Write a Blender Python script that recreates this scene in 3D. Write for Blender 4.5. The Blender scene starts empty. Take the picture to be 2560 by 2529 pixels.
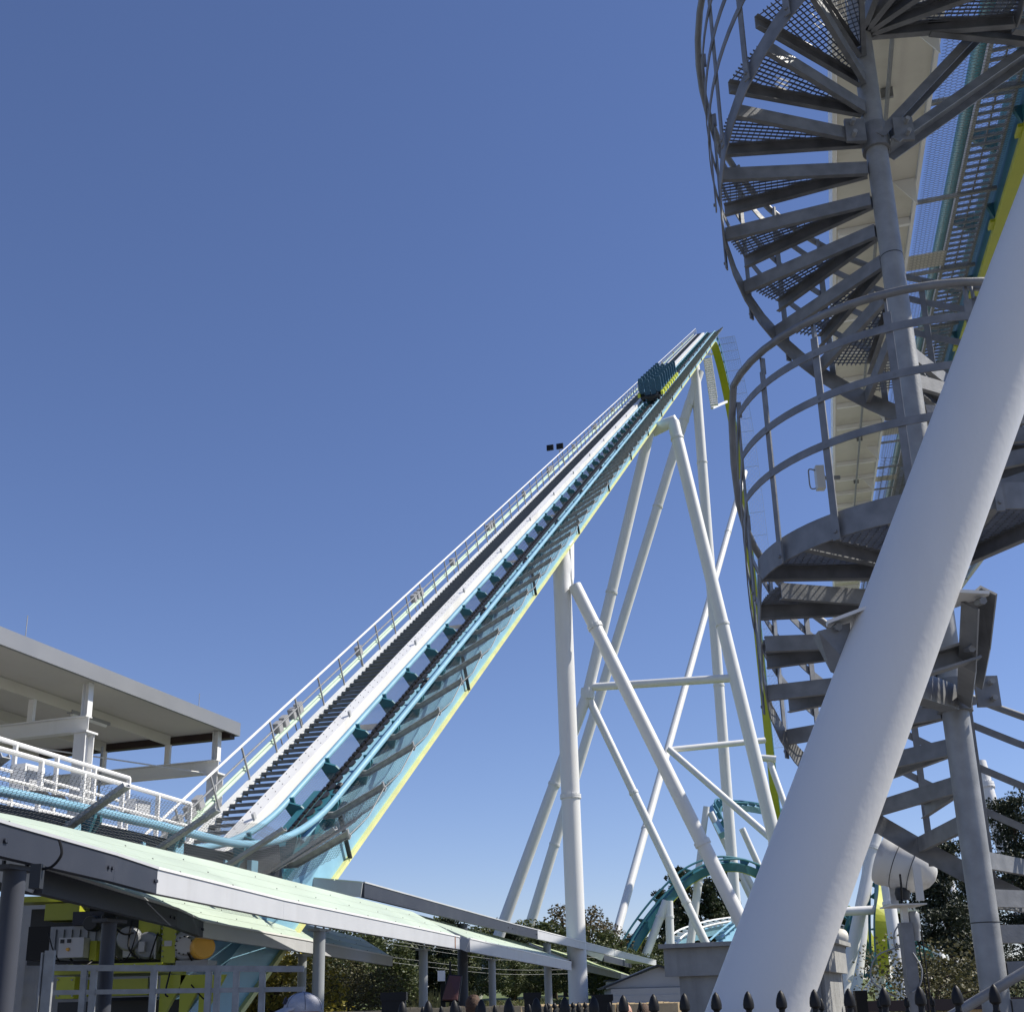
import bpy, bmesh, math, random
from math import sin, cos, tan, pi, sqrt, radians, degrees, atan2, asin
from mathutils import Vector, Matrix, noise
V = Vector
random.seed(7)
sc = bpy.context.scene
COL = sc.collection

# ------------------------------------------------------------------ camera
F, CX, CY, ROLL, PITCH, EYE = 2945.9, 1280.0, 1600.0, radians(1.457), radians(17.343), 1.6
cr, sr, cp, sp = cos(ROLL), sin(ROLL), cos(PITCH), sin(PITCH)
eX, eY, eF = V((cr, sr*sp, -sr*cp)), V((sr, -cr*sp, cr*cp)), V((0, cp, sp))
cam_d = bpy.data.cameras.new('camera'); cam = bpy.data.objects.new('camera', cam_d); COL.objects.link(cam)
cam.matrix_world = Matrix(((eX.x, eY.x, -eF.x, 0), (eX.y, eY.y, -eF.y, 0), (eX.z, eY.z, -eF.z, EYE), (0, 0, 0, 1)))
cam_d.sensor_fit = 'HORIZONTAL'; cam_d.sensor_width = 36; cam_d.lens = F/2560*36
cam_d.shift_y = (CY-1264.5)/2560; cam_d.clip_start = 0.05; cam_d.clip_end = 5000
sc.camera = cam

# ------------------------------------------------------------------ world, sun, exposure
SUN_AZ, SUN_EL = radians(84), radians(49)
w = bpy.data.worlds.new('World'); sc.world = w; w.use_nodes = True
nt = w.node_tree; nt.nodes.clear()
sky = nt.nodes.new('ShaderNodeTexSky'); sky.sky_type = 'NISHITA'; sky.sun_disc = False
sky.sun_elevation = SUN_EL; sky.sun_rotation = SUN_AZ; sky.altitude = 0
sky.air_density = 1.0; sky.dust_density = 0.0; sky.ozone_density = 5.0
bg = nt.nodes.new('ShaderNodeBackground'); bg.inputs[1].default_value = 0.088
wo = nt.nodes.new('ShaderNodeOutputWorld')
tint = nt.nodes.new('ShaderNodeMixRGB'); tint.blend_type = 'MULTIPLY'; tint.inputs[0].default_value = 1; tint.inputs[2].default_value = (1.04, .945, 1.08, 1)   # camera white balance
nt.links.new(sky.outputs[0], tint.inputs[1]); nt.links.new(tint.outputs[0], bg.inputs[0]); nt.links.new(bg.outputs[0], wo.inputs[0])
sl = bpy.data.lights.new('sun', 'SUN'); sl.energy = 5.0; sl.angle = radians(0.53); sl.color = (1.0, 0.94, 0.83)
so = bpy.data.objects.new('sun', sl); COL.objects.link(so)
SD = V((sin(SUN_AZ)*cos(SUN_EL), cos(SUN_AZ)*cos(SUN_EL), sin(SUN_EL)))
so.rotation_euler = (-SD).to_track_quat('-Z', 'Y').to_euler(); so.location = SD*300
sc.view_settings.view_transform = 'Standard'; sc.view_settings.look = 'None'
sc.view_settings.exposure = 0.38; sc.view_settings.gamma = 1.0; sc.view_settings.use_curve_mapping = False

# ------------------------------------------------------------------ survey helpers (photo direction + real distance)
def ray(x, y): return eX*((x-CX)/F) + eY*((CY-y)/F) + eF
OO = V((0, 0, EYE))
def P(x, y, Y):
    r = ray(x, y); return OO + r*(Y/r.y)
def PZ(x, y, z):
    r = ray(x, y); return OO + r*((z-EYE)/r.z)

# ------------------------------------------------------------------ mesh builder
class MB:
    def __init__(s): s.v = []; s.f = []
    def add(s, vs, fs):
        o = len(s.v); s.v += [tuple(v) for v in vs]; s.f += [tuple(i+o for i in f) for f in fs]; return s
    def obox(s, c, ax, ay, az):          # centre + three half-axis vectors
        c = V(c); vs = [c+ax*i+ay*j+az*k for k in (-1, 1) for j in (-1, 1) for i in (-1, 1)]
        return s.add(vs, [(0, 2, 3, 1), (4, 5, 7, 6), (0, 1, 5, 4), (2, 6, 7, 3), (0, 4, 6, 2), (1, 3, 7, 5)])
    def box(s, x0, x1, y0, y1, z0, z1):
        return s.obox(((x0+x1)/2, (y0+y1)/2, (z0+z1)/2), V(((x1-x0)/2, 0, 0)), V((0, (y1-y0)/2, 0)), V((0, 0, (z1-z0)/2)))
    def beam(s, p, q, wd, ht, up=(0, 0, 1)):
        p, q = V(p), V(q); d = (q-p); L = d.length; d /= L; up = V(up); sd = d.cross(up).normalized(); u2 = sd.cross(d)
        return s.obox((p+q)/2, d*(L/2), sd*(wd/2), u2*(ht/2))
    def sweep(s, pts, prof, ups=None, up=(0, 0, 1), closed_path=False, cap=True, prof_closed=True):
        n = len(pts); pts = [V(p) for p in pts]; m = len(prof); vs = []
        for i, p in enumerate(pts):
            a = pts[i-1] if i > 0 else p; b = pts[i+1] if i < n-1 else p
            d = (b-a).normalized(); uu = V(ups[i]) if ups else V(up)
            sd = d.cross(uu).normalized(); u2 = sd.cross(d)
            vs += [p+sd*x+u2*y for x, y in prof]
        fs = []
        mm = m if prof_closed else m-1
        for i in range(n-1):
            for j in range(mm):
                k = (j+1) % m
                fs.append((i*m+j, i*m+k, (i+1)*m+k, (i+1)*m+j))
        if cap and prof_closed: fs += [tuple(range(m)), tuple(range((n-1)*m, n*m))]
        return s.add(vs, fs)
    def tube(s, pts, r, n=10, up=None, cap=True, radii=None):
        pts = [V(p) for p in pts]
        if up is None:
            d = (pts[-1]-pts[0]).normalized(); up = (0, 0, 1) if abs(d.z) < .9 else (0.3, 1, 0)
        rr = radii or [r]*len(pts); o = len(s.v); N = len(pts); uu = V(up); vs = []
        for i, p in enumerate(pts):
            a = pts[i-1] if i > 0 else p; b = pts[i+1] if i < N-1 else p
            d = (b-a).normalized(); sd = d.cross(uu)
            if sd.length < 1e-3: sd = d.cross(V((1, .2, .1)))
            sd.normalize(); u2 = sd.cross(d); uu = u2
            vs += [p+(sd*cos(2*pi*j/n)+u2*sin(2*pi*j/n))*rr[i] for j in range(n)]
        fs = [(i*n+j, i*n+(j+1) % n, (i+1)*n+(j+1) % n, (i+1)*n+j) for i in range(N-1) for j in range(n)]
        if cap: fs += [tuple(range(n)), tuple(range((N-1)*n, N*n))]
        return s.add(vs, fs)
    def prism(s, poly, o, ex, ey, ez):   # polygon in (ex,ey), thickness vector ez
        o = V(o); n = len(poly); a = [o+ex*x+ey*y for x, y in poly]; b = [p+ez for p in a]
        return s.add(a+b, [tuple(range(n)), tuple(range(n, 2*n))]+[(i, (i+1) % n, n+(i+1) % n, n+i) for i in range(n)])
    def lathe(s, prof, o, ax, n=24, cap=True):
        o = V(o); ax = V(ax).normalized(); e1 = ax.orthogonal().normalized(); e2 = ax.cross(e1); vs = []
        for r, h in prof: vs += [o+ax*h+(e1*cos(2*pi*j/n)+e2*sin(2*pi*j/n))*max(r, 1e-4) for j in range(n)]
        m = len(prof); fs = [(i*n+j, i*n+(j+1) % n, (i+1)*n+(j+1) % n, (i+1)*n+j) for i in range(m-1) for j in range(n)]
        if cap: fs += [tuple(range(n)), tuple(range((m-1)*n, m*n))]
        return s.add(vs, fs)
    def mesh(s, name, smooth=False, recalc=True):
        me = bpy.data.meshes.new(name); me.from_pydata(s.v, [], s.f)
        if recalc:
            bm = bmesh.new(); bm.from_mesh(me); bmesh.ops.recalc_face_normals(bm, faces=bm.faces); bm.to_mesh(me); bm.free()
        if smooth:
            me.shade_smooth(); me.set_sharp_from_angle(angle=radians(38))
        return me
    def build(s, name, mat, parent=None, smooth=False, kind=None, label=None, recalc=True):
        return inst(name, s.mesh(name, smooth, recalc), mat, parent, None, kind, label)

def inst(name, me, mat, parent=None, mw=None, kind=None, label=None):
    if mat is not None and not me.materials: me.materials.append(mat)
    o = bpy.data.objects.new(name, me); COL.objects.link(o)
    if mw is not None: o.matrix_basis = mw
    if parent is not None:
        o.parent = parent; o.matrix_parent_inverse = Matrix.Translation(-WL[parent.name])
    WL[o.name] = V((0, 0, 0))
    if kind: o['kind'] = kind
    if label: o['label'] = label
    return o
WL = {}
def sub(name, me, mat, parent, kind=None, label=None):   # child of a mesh part that shares its local frame
    if mat is not None and not me.materials: me.materials.append(mat)
    o = bpy.data.objects.new(name, me); COL.objects.link(o); o.parent = parent
    if kind: o['kind'] = kind
    if label: o['label'] = label
    WL[o.name] = V((0, 0, 0)); return o
def thing(name, label, cat, loc=(0, 0, 0), group=None):
    o = bpy.data.objects.new(name, None); COL.objects.link(o); o.location = loc; o.empty_display_size = .2
    WL[o.name] = V(loc); tag(o, label, cat, group); return o
def tag(o, label, cat, group=None):
    o['label'] = label; o['category'] = cat
    if group: o['group'] = group
    return o
def frame(o, x, y, z):
    return Matrix(((x[0], y[0], z[0], o[0]), (x[1], y[1], z[1], o[1]), (x[2], y[2], z[2], o[2]), (0, 0, 0, 1)))
def circ(r, n=10, cx=0, cy=0): return [(cx+r*cos(2*pi*i/n), cy+r*sin(2*pi*i/n)) for i in range(n)]
def rect(x0, x1, y0, y1): return [(x0, y0), (x1, y0), (x1, y1), (x0, y1)]
def chan(wd, ht, t, open_dir=1):         # C section, web on one side
    a = [(-wd/2, -ht/2), (wd/2, -ht/2), (wd/2, -ht/2+t), (-wd/2+t, -ht/2+t), (-wd/2+t, ht/2-t), (wd/2, ht/2-t), (wd/2, ht/2), (-wd/2, ht/2)]
    return [(x*open_dir, y) for x, y in a]
def ibeam(wd, ht, tf, tw):
    h = ht/2; b = wd/2; k = tw/2
    return [(-b, -h), (b, -h), (b, -h+tf), (k, -h+tf), (k, h-tf), (b, h-tf), (b, h), (-b, h), (-b, h-tf), (-k, h-tf), (-k, -h+tf), (-b, -h+tf)]

# ------------------------------------------------------------------ materials
def mat(name, col, rough=.5, metal=0., var=.12, scale=3., bump=.0, bscale=40., dirt=None, dscale=1.5, damt=.5, streak=False, spec=.5, coat=0.):
    m = bpy.data.materials.new(name); m.use_nodes = True; t = m.node_tree; b = t.nodes['Principled BSDF']
    tc = t.nodes.new('ShaderNodeTexCoord'); src = tc.outputs['Object']
    if streak:
        mp = t.nodes.new('ShaderNodeMapping'); mp.inputs['Scale'].default_value = (1, 1, .12); t.links.new(src, mp.inputs[0]); s2 = mp.outputs[0]
    else: s2 = src
    nz = t.nodes.new('ShaderNodeTexNoise'); nz.inputs['Scale'].default_value = scale; nz.inputs['Detail'].default_value = 6; t.links.new(src, nz.inputs[0])
    rp = t.nodes.new('ShaderNodeValToRGB'); e = rp.color_ramp.elements
    e[0].position = .3; e[1].position = .72
    e[0].color = (*[c*(1-var) for c in col], 1); e[1].color = (*[min(1, c*(1+var)) for c in col], 1)
    t.links.new(nz.outputs[0], rp.inputs[0]); out = rp.outputs[0]
    if dirt:
        n2 = t.nodes.new('ShaderNodeTexNoise'); n2.inputs['Scale'].default_value = dscale; n2.inputs['Detail'].default_value = 9; n2.inputs['Roughness'].default_value = .65
        t.links.new(s2, n2.inputs[0])
        r2 = t.nodes.new('ShaderNodeValToRGB'); r2.color_ramp.elements[0].position = .52; r2.color_ramp.elements[1].position = .78
        r2.color_ramp.elements[0].color = (0, 0, 0, 1); r2.color_ramp.elements[1].color = (damt, damt, damt, 1); t.links.new(n2.outputs[0], r2.inputs[0])
        mx = t.nodes.new('ShaderNodeMixRGB'); t.links.new(r2.outputs[0], mx.inputs[0]); t.links.new(out, mx.inputs[1]); mx.inputs[2].default_value = (*dirt, 1); out = mx.outputs[0]
    t.links.new(out, b.inputs['Base Color'])
    mr = t.nodes.new('ShaderNodeMapRange'); mr.inputs[3].default_value = rough-.08; mr.inputs[4].default_value = rough+.12
    t.links.new(nz.outputs[0], mr.inputs[0]); t.links.new(mr.outputs[0], b.inputs['Roughness'])
    b.inputs['Metallic'].default_value = metal; b.inputs['Specular IOR Level'].default_value = spec; b.inputs['Coat Weight'].default_value = coat
    if bump:
        n3 = t.nodes.new('ShaderNodeTexNoise'); n3.inputs['Scale'].default_value = bscale; n3.inputs['Detail'].default_value = 4; t.links.new(src, n3.inputs[0])
        bp = t.nodes.new('ShaderNodeBump'); bp.inputs['Strength'].default_value = bump; bp.inputs['Distance'].default_value = .02
        t.links.new(n3.outputs[0], bp.inputs['Height']); t.links.new(bp.outputs[0], b.inputs['Normal'])
    return m
M = {}
M['white'] = mat('white_paint', (.80, .80, .79), .42, 0, .03, 1.2, .04, 25, (.45, .43, .38), .7, .35, True)
M['whitec'] = mat('white_column_paint', (.72, .72, .715), .45, 0, .025, .8, .05, 30, (.50, .48, .44), .8, .3, True)
M['cream'] = mat('cream_paint', (.62, .60, .53), .5, 0, .06, 2, .03, 20, (.35, .32, .26), 1.2, .5)
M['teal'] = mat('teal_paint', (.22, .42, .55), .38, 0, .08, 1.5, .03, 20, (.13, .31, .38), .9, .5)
M['tealShade'] = mat('shaded_teal_paint', (.028, .14, .18), .42, 0, .12, 1.5, .03, 20)  # teal with the shade of unlit faces put into its colour
M['lime'] = mat('lime_paint', (.40, .43, .028), .38, 0, .06, 2, .02, 30, (.30, .33, .04), 2.2, .4)
M['limeF'] = mat('faded_lime_paint', (.64, .64, .27), .45, 0, .08, 2, .02, 30, (.44, .43, .25), 2.2, .5)
M['galv'] = mat('galvanised_steel', (.215, .222, .235), .5, .25, .22, 9, .06, 60, (.25, .26, .28), 3, .5, True)
M['galvL'] = mat('pale_galvanised_steel', (.31, .32, .33), .5, .2, .2, 7, .06, 60, (.2, .2, .2), 3, .4, True)
M['grate'] = mat('grating_steel', (.20, .21, .23), .6, .2, .2, 12)
M['wire'] = mat('net_wire', (.20, .205, .21), .6, .3, .2, 8)
M['step'] = mat('step_grating', (.125, .135, .145), .7, 0, .2, 6)
M['grey'] = mat('grey_paint', (.33, .335, .345), .5, 0, .06, 2, .03, 20, (.22, .22, .22), 1.5, .4)
M['greyL'] = mat('light_grey_trim', (.50, .51, .53), .4, 0, .05, 2, .03, 20, (.34, .33, .32), 1.5, .4, True)
M['slate'] = mat('slate_shade_paint', (.035, .040, .056), .5, 0, .1, 2, .03, 20, (.07, .075, .09), 2, .4, spec=.3)  # dark beam paint, darkened further to carry the overhead track's shade
M['mint'] = mat('mint_panel', (.44, .52, .43), .5, 0, .06, .7, .02, 15, (.33, .39, .33), .8, .6, True)
M['olive'] = mat('weathered_mint_panel', (.40, .47, .24), .6, 0, .08, .7, .02, 15, (.27, .32, .2), .6, .6)
M['pgreen'] = mat('pale_green_conduit', (.50, .62, .50), .5, 0, .06, 3)
M['black'] = mat('black_paint', (.009, .009, .010), .48, 0, .2, 5, spec=.3)
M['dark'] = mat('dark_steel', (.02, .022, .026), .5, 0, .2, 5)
M['rub'] = mat('rubber', (.02, .02, .021), .8, 0, .3, 8)
M['roofw'] = mat('station_ceiling', (.66, .64, .58), .6, 0, .04, .8, .03, 6, (.5, .47, .4), .8, .4)
M['fascia'] = mat('grey_fascia', (.27, .275, .285), .35, .3, .04, .8)
M['maroon'] = mat('dark_maroon_steel', (.035, .018, .016), .5, 0, .1, 3)
M['motor'] = mat('motor_grey', (.30, .315, .34), .45, .1, .1, 5, .03, 30, (.12, .12, .12), 3, .6)
M['orange'] = mat('orange_cover', (.78, .42, .06), .4, 0, .04, 3)
M['tube'] = bpy.data.materials.new('lamp_diffuser'); M['tube'].use_nodes = True; M['tube'].node_tree.nodes['Principled BSDF'].inputs['Base Color'].default_value = (.85, .85, .82, 1)
M['wood'] = mat('weathered_grey_wood', (.30, .30, .29), .8, 0, .14, 6, .25, 30, (.13, .13, .125), 4, .6, True)
M['tan'] = mat('tan_fence_wood', (.50, .38, .22), .8, 0, .2, 5, .2, 40, (.3, .22, .13), 6, .5, True)
M['siding'] = mat('white_siding', (.40, .41, .42), .6, 0, .05, 2)
M['glass'] = mat('smoked_plastic', (.02, .02, .025), .15, 0, .1, 3)
M['limeB'] = mat('bright_lime_paint', (.62, .68, .05), .38, 0, .05, 3)
M['seat'] = mat('seat_blue', (.025, .10, .18), .5, 0, .15, 6)
M['skin'] = mat('skin', (.46, .25, .17), .55, 0, .08, 20)
M['hair'] = mat('brown_hair', (.07, .035, .018), .7, 0, .4, 60, .5, 120)
M['cap'] = mat('pale_cap_cloth', (.36, .37, .42), .85, 0, .08, 60, .3, 250)
M['capd'] = mat('dark_cap_print', (.03, .03, .05), .8)
M['shirt'] = mat('shirt_cloth', (.10, .11, .14), .9, 0, .15, 30)
M['bark'] = mat('bark', (.085, .062, .045), .9, 0, .35, 8, .5, 25)
def leafmat(name, c1, c2, tr=.25):
    m = bpy.data.materials.new(name); m.use_nodes = True; t = m.node_tree; b = t.nodes['Principled BSDF']
    g = t.nodes.new('ShaderNodeNewGeometry'); r = t.nodes.new('ShaderNodeValToRGB')
    r.color_ramp.elements[0].color = (*c1, 1); r.color_ramp.elements[1].color = (*c2, 1); t.links.new(g.outputs['Random Per Island'], r.inputs[0])
    t.links.new(r.outputs[0], b.inputs['Base Color']); b.inputs['Roughness'].default_value = .6
    tl = t.nodes.new('ShaderNodeBsdfTranslucent'); t.links.new(r.outputs[0], tl.inputs[0])
    mx = t.nodes.new('ShaderNodeMixShader'); mx.inputs[0].default_value = tr
    t.links.new(b.outputs[0], mx.inputs[1]); t.links.new(tl.outputs[0], mx.inputs[2]); t.links.new(mx.outputs[0], t.nodes['Material Output'].inputs[0]); return m
M['leafG'] = leafmat('green_leaves', (.036, .058, .018), (.115, .13, .045))
M['leafY'] = leafmat('yellowing_leaves', (.10, .11, .02), (.40, .32, .05))
M['leafB'] = leafmat('russet_leaves', (.05, .052, .018), (.15, .105, .045))
M['leafS'] = leafmat('olive_leaves', (.035, .04, .014), (.13, .115, .045))
M['leafC'] = leafmat('cedar_needles', (.010, .018, .008), (.035, .048, .020), .1)
M['leafP'] = leafmat('pine_needles', (.014, .026, .010), (.05, .065, .025), .12)
M['grassT'] = leafmat('dry_grass', (.07, .08, .025), (.25, .22, .10))
def ground_mat(name, a, b_, scale):
    return mat(name, a, .9, 0, .3, scale, .4, 8, b_, scale*.3, .7)
M['grass'] = ground_mat('grass', (.085, .115, .03), (.12, .12, .045), 1.5)
M['pave'] = ground_mat('asphalt_paving', (.15, .145, .14), (.10, .10, .10), .8)

# ------------------------------------------------------------------ ground
def struct(o, kind='structure'): o['kind'] = kind; return o
g = MB(); nx, ny = 60, 44
xs = [-700+1400*i/nx for i in range(nx+1)]; ys = [-60, -20, 0, 20, 40, 55]+[60+3.5*i for i in range(24)]+[150+60*i for i in range(15)]
def gz(x, y):
    t = min(1, max(0, (y-58)/30)); t = t*t*(3-2*t)
    return t*(2.1+.35*noise.noise(V((x*.04, y*.03, 0))))*min(1, max(.45, 1-(x-40)/120 if x > 40 else 1))+min(3.2, max(0, (y-95)*.035))
vs = [(x, y, gz(x, y)) for y in ys for x in xs]; n1 = nx+1
g.add(vs, [(j*n1+i, j*n1+i+1, (j+1)*n1+i+1, (j+1)*n1+i) for j in range(len(ys)-1) for i in range(nx)])
struct(g.build('ground', M['grass'], smooth=True))
struct(MB().box(-45, 45, -25, 52, -.02, .006).build('paved_plaza', M['pave']))

# ================================================================== LIFT HILL
EL, AZ = radians(34.27), radians(15.25)
U = V((sin(AZ)*cos(EL), cos(AZ)*cos(EL), sin(EL))); SS = V((cos(AZ), -sin(AZ), 0)); NN = SS.cross(U); HH = V((sin(AZ), cos(AZ), 0)); ZZ = V((0, 0, 1))
PC = V((32.759, 162.331, 100.0))
def L(k, s, n): return PC+U*k+SS*s+NN*n
RC = -.41; RN = 1.77                     # rail centre line in the section
# path of the rail centre line with frames (pos, tangent, normal, side)
path = []
kc = (4.65-100-RN*NN.z)/U.z; R1 = 9.0; tl = R1*tan(EL/2)
corner = L(kc, RC, RN); fs_ = corner-HH*tl
az_i = 20.0
# flat part, walked backwards then reversed
flat = []; p = fs_.copy(); a = AZ
for i in range(30):
    d = V((sin(a), cos(a), 0)); flat.append((p.copy(), d, ZZ.copy(), V((cos(a), -sin(a), 0)))); p = p-d*.5
    a = AZ+radians(6.0)*min(1, i/10)
path += flat[::-1]
NA = 14; c0 = fs_+ZZ*R1
for i in range(1, NA):
    t = EL*i/NA; path.append((c0+HH*(R1*sin(t))-ZZ*(R1*cos(t)), HH*cos(t)+ZZ*sin(t), ZZ*cos(t)-HH*sin(t), SS.copy()))
k0 = kc+tl; kend = 1.5; k = k0
while k < kend: path.append((L(k, RC, RN), U.copy(), NN.copy(), SS.copy())); k += 1.0
i_incl0 = len(flat)+NA-1
R2 = 14.5; c1 = L(kend, RC, RN)-NN*R2; END = radians(79.2); NC = 26
i_crest0 = len(path)
for i in range(NC+1):
    t = EL-(EL+END)*i/NC; path.append((c1+R2*(ZZ*cos(t)-HH*sin(t)), HH*cos(t)+ZZ*sin(t), ZZ*cos(t)-HH*sin(t), SS.copy()))
p = path[-1][0].copy(); D1 = path[-1][1]; N1 = path[-1][2]
while p.z > 40: p = p+D1*2.0; path.append((p.copy(), D1, N1, SS.copy()))
R3 = 30; c3 = p+N1*R3
for i in range(1, 22):
    t = -END+END*i/21; path.append((c3-R3*(ZZ*cos(t)-HH*sin(t)), HH*cos(t)+ZZ*sin(t), ZZ*cos(t)-HH*sin(t), SS.copy()))
for i in range(i_crest0, len(path)):      # the drop veers gently to the right
    f = min(1, (i-i_crest0)/(NC+14)); path[i] = (path[i][0]+SS*(1.7*f*f*(3-2*f)), *path[i][1:])
def off(i, s, n): q = path[i]; return q[0]+q[3]*s+q[2]*n
N_ALL = len(path)
arc = [0.0]
for i in range(1, N_ALL): arc.append(arc[-1]+(path[i][0]-path[i-1][0]).length)
def at_arc(x):
    lo, hi = 0, N_ALL-1
    while hi-lo > 1:
        m = (lo+hi)//2
        if arc[m] <= x: lo = m
        else: hi = m
    t = (x-arc[lo])/(arc[hi]-arc[lo]); A, B = path[lo], path[hi]
    return [(A[j].lerp(B[j], t) if j == 0 else A[j].lerp(B[j], t).normalized()) for j in range(4)]
arc_incl0 = arc[i_incl0]

lift = thing('lift_hill_track', 'long teal steel coaster lift hill track climbing to the high crest', 'coaster track', (PC+U*-176)[:])
def strip(i0, i1, prof, name, m, parent, smooth=False, step=1):
    idx = list(range(i0, i1, step))
    if idx[-1] != i1-1: idx.append(i1-1)
    mb = MB(); vs = []; mm = len(prof)
    for i in idx: vs += [off(i, x, y) for x, y in prof]
    n = len(idx); fs = [(i*mm+j, i*mm+(j+1) % mm, (i+1)*mm+(j+1) % mm, (i+1)*mm+j) for i in range(n-1) for j in range(mm)]
    fs += [tuple(range(mm)), tuple(range((n-1)*mm, n*mm))]
    return mb.add(vs, fs).build(name, m, parent, smooth)
GA = .61
for sg in (-1, 1): strip(0, N_ALL, circ(.076, 10, sg*GA, 0), 'rail', M['teal'], lift, True)
# box painted dark as the shade under the flat station track; spine of the lift (straight wedge down to its footing) and of the drop
strip(0, i_incl0-6, rect(-.50, .44, -1.2, -.14), 'shade_box', M['dark'], lift)
B0 = .15
mb = MB(); pr = [(-.86, B0), (0, B0), (0, 1.12), (-.86, 1.12)]
ks = [-177.5, -150, -120, -90, -60, -30, kend]
vs = []
for k in ks: vs += [L(k, x, y) for x, y in pr]
fs = [(i*4+j, i*4+(j+1) % 4, (i+1)*4+(j+1) % 4, (i+1)*4+j) for i in range(len(ks)-1) for j in range(4)]
mb.add(vs, fs+[(0, 1, 2, 3)]).build('spine', M['teal'], lift)
mb = MB()
mb.obox((L(-177.4, -.43, B0-.03)+L(kend, -.43, B0-.03))/2, U*((kend+177.4)/2), SS*.52, NN*.05); mb.build('lower_flange', M['limeF'], lift)
def rs(x): return x+.41
strip(i_crest0, N_ALL, [(x+.41, y-RN) for x, y in pr], 'spine', M['teal'], lift)
strip(i_crest0, N_ALL, [(-.62, B0-.08-RN), (.62, B0-.08-RN), (.62, B0-.003-RN), (-.62, B0-.003-RN)], 'lower_flange', M['lime'], lift)
# big gusset at the foot between flat track and wedge
mb = MB()
mb.prism([(-174.6, .3), (-169.5, 1.1), (-168.2, 1.6), (-171.3, 1.6), (-173.6, 1.55)], PC+SS*(-.75), U, NN, SS*.62); mb.build('foot_gusset', M['tealShade'], lift)
# cross ties
tie = MB()
tp = [(-.66, .05), (-.26, -.10), (-.14, -.26), (.38, -.26), (.44, -.06), (.66, .05), (.66, -.12), (.42, -.66), (-.42, -.66), (-.66, -.10)]
tie.prism(tp, (0, 0, -.03), V((1, 0, 0)), V((0, 1, 0)), V((0, 0, .06)))
tie.prism([(.46, .06), (.66, .06), (.66, -.16), (.52, -.34), (.46, -.3)], (0, 0, -.16), V((1, 0, 0)), V((0, 1, 0)), V((0, 0, .05)))
tie.prism([(-.46, .06), (-.66, .06), (-.66, -.16), (-.52, -.34), (-.46, -.3)], (0, 0, -.16), V((1, 0, 0)), V((0, 1, 0)), V((0, 0, .05)))
tie_me = tie.mesh('crosstie')
x = arc_incl0-2.27*6; ntie = 0
while x < arc[-1]:
    if x > 0:
        q = at_arc(x); inst('crosstie', tie_me, M['tealShade'], lift, frame(q[0], q[3], q[2], -q[1])); ntie += 1
    x += 2.27
# chain trough, chain, anti-rollback rack
ka, kb = -170.6, 1.5
def lbar(k0, k1, s0, s1, n0, n1, name, m, parent, smooth=False):
    return MB().obox(L((k0+k1)/2, (s0+s1)/2, (n0+n1)/2), U*((k1-k0)/2), SS*((s1-s0)/2), NN*((n1-n0)/2)).build(name, m, parent, smooth)
lbar(ka, kb, -.57, -.31, 1.40, 1.52, 'chain_trough', M['dark'], lift)
mb = MB(); kk = ka
while kk < -60:
    mb.obox(L(kk, -.47, 1.60), U*.10, SS*.035, NN*.05); mb.obox(L(kk+.15, -.47, 1.60), U*.06, SS*.02, NN*.035); kk += .30
mb.obox(L((-60+kb)/2, -.47, 1.60), U*((kb+60)/2), SS*.03, NN*.045)
mb.build('lift_chain', M['black'], lift, kind='stuff')
MB().prism([(-.36, 1.60), (-.05, 1.50), (-.05, 1.46), (-.36, 1.56)], PC+U*ka, SS, NN, U*(kb-ka)).build('anti_rollback_plate', M['teal'], lift)
mb2 = MB(); kk = ka                      # dark scalloped dogs along the chain edge of the plate
while kk < kb:
    st_ = .46 if kk < -60 else .9
    mb2.prism([(-.37, kk), (-.37, kk+st_*.9), (-.30, kk+st_*.86), (-.235, kk+st_*.62), (-.235, kk+st_*.36), (-.30, kk+st_*.10)], PC+NN*1.608, SS, U, NN*.03); kk += st_
mb2.build('anti_rollback_dogs', M['dark'], lift, kind='stuff')
kk = -168.5
while kk < -20:          # sprocket guides between chain and right rail
    mb = MB(); mb.tube([L(kk, -.16, 1.5), L(kk+.25, -.16, 1.55)], .09, 10); mb.tube([L(kk+.42, -.16, 1.55), L(kk+.55, -.16, 1.58)], .10, 10); mb.obox(L(kk+.3, -.16, 1.42), U*.4, SS*.05, NN*.03)
    mb.build('chain_guide', M['dark'], lift, True); kk += 7.4

# ------------------------------------------------------------------ catwalk beside the lift
cat = thing('lift_catwalk', 'white stepped catwalk with handrail beside the lift track', 'catwalk', L(-171, -2.1, 1.7)[:])
kw0, kw1 = -173.2, 2.2
lbar(kw0, kw1, -1.77, -1.42, 1.66, 1.82, 'stringer', M['white'], cat)
lbar(kw0, kw1, -1.44, -1.415, 1.55, 1.665, 'stringer_flange', M['white'], cat)
lbar(kw0, kw1, -2.74, -2.50, 1.66, 1.74, 'stringer', M['white'], cat)
st = MB(); st.box(-.362, .362, -.12, .12, -.018, .018); st.box(-.362, .362, -.135, -.12, -.055, .02); st.box(-.362, -.35, -.12, .12, -.07, -.018); st.box(.35, .362, -.12, .12, -.07, -.018)
st_me = st.mesh('step'); kk = kw0+.3; cnt = 0; rest = MB()
while kk < kw1:
    o = L(kk, -2.135, 1.70)
    if cnt < 300: inst('step', st_me, M['step'], cat, frame(o, SS, HH, ZZ))
    else: rest.obox(o, SS*.362, HH*.13, ZZ*.035)
    cnt += 1; kk += .36
rest.build('far_steps', M['step'], cat, kind='stuff')
post = MB(); post.box(-.02, .02, -.02, .02, 0, .90); post.box(-.028, .028, -.032, .032, .55, .63); post_me = post.mesh('handrail_post')
kk = -170.9
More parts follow.
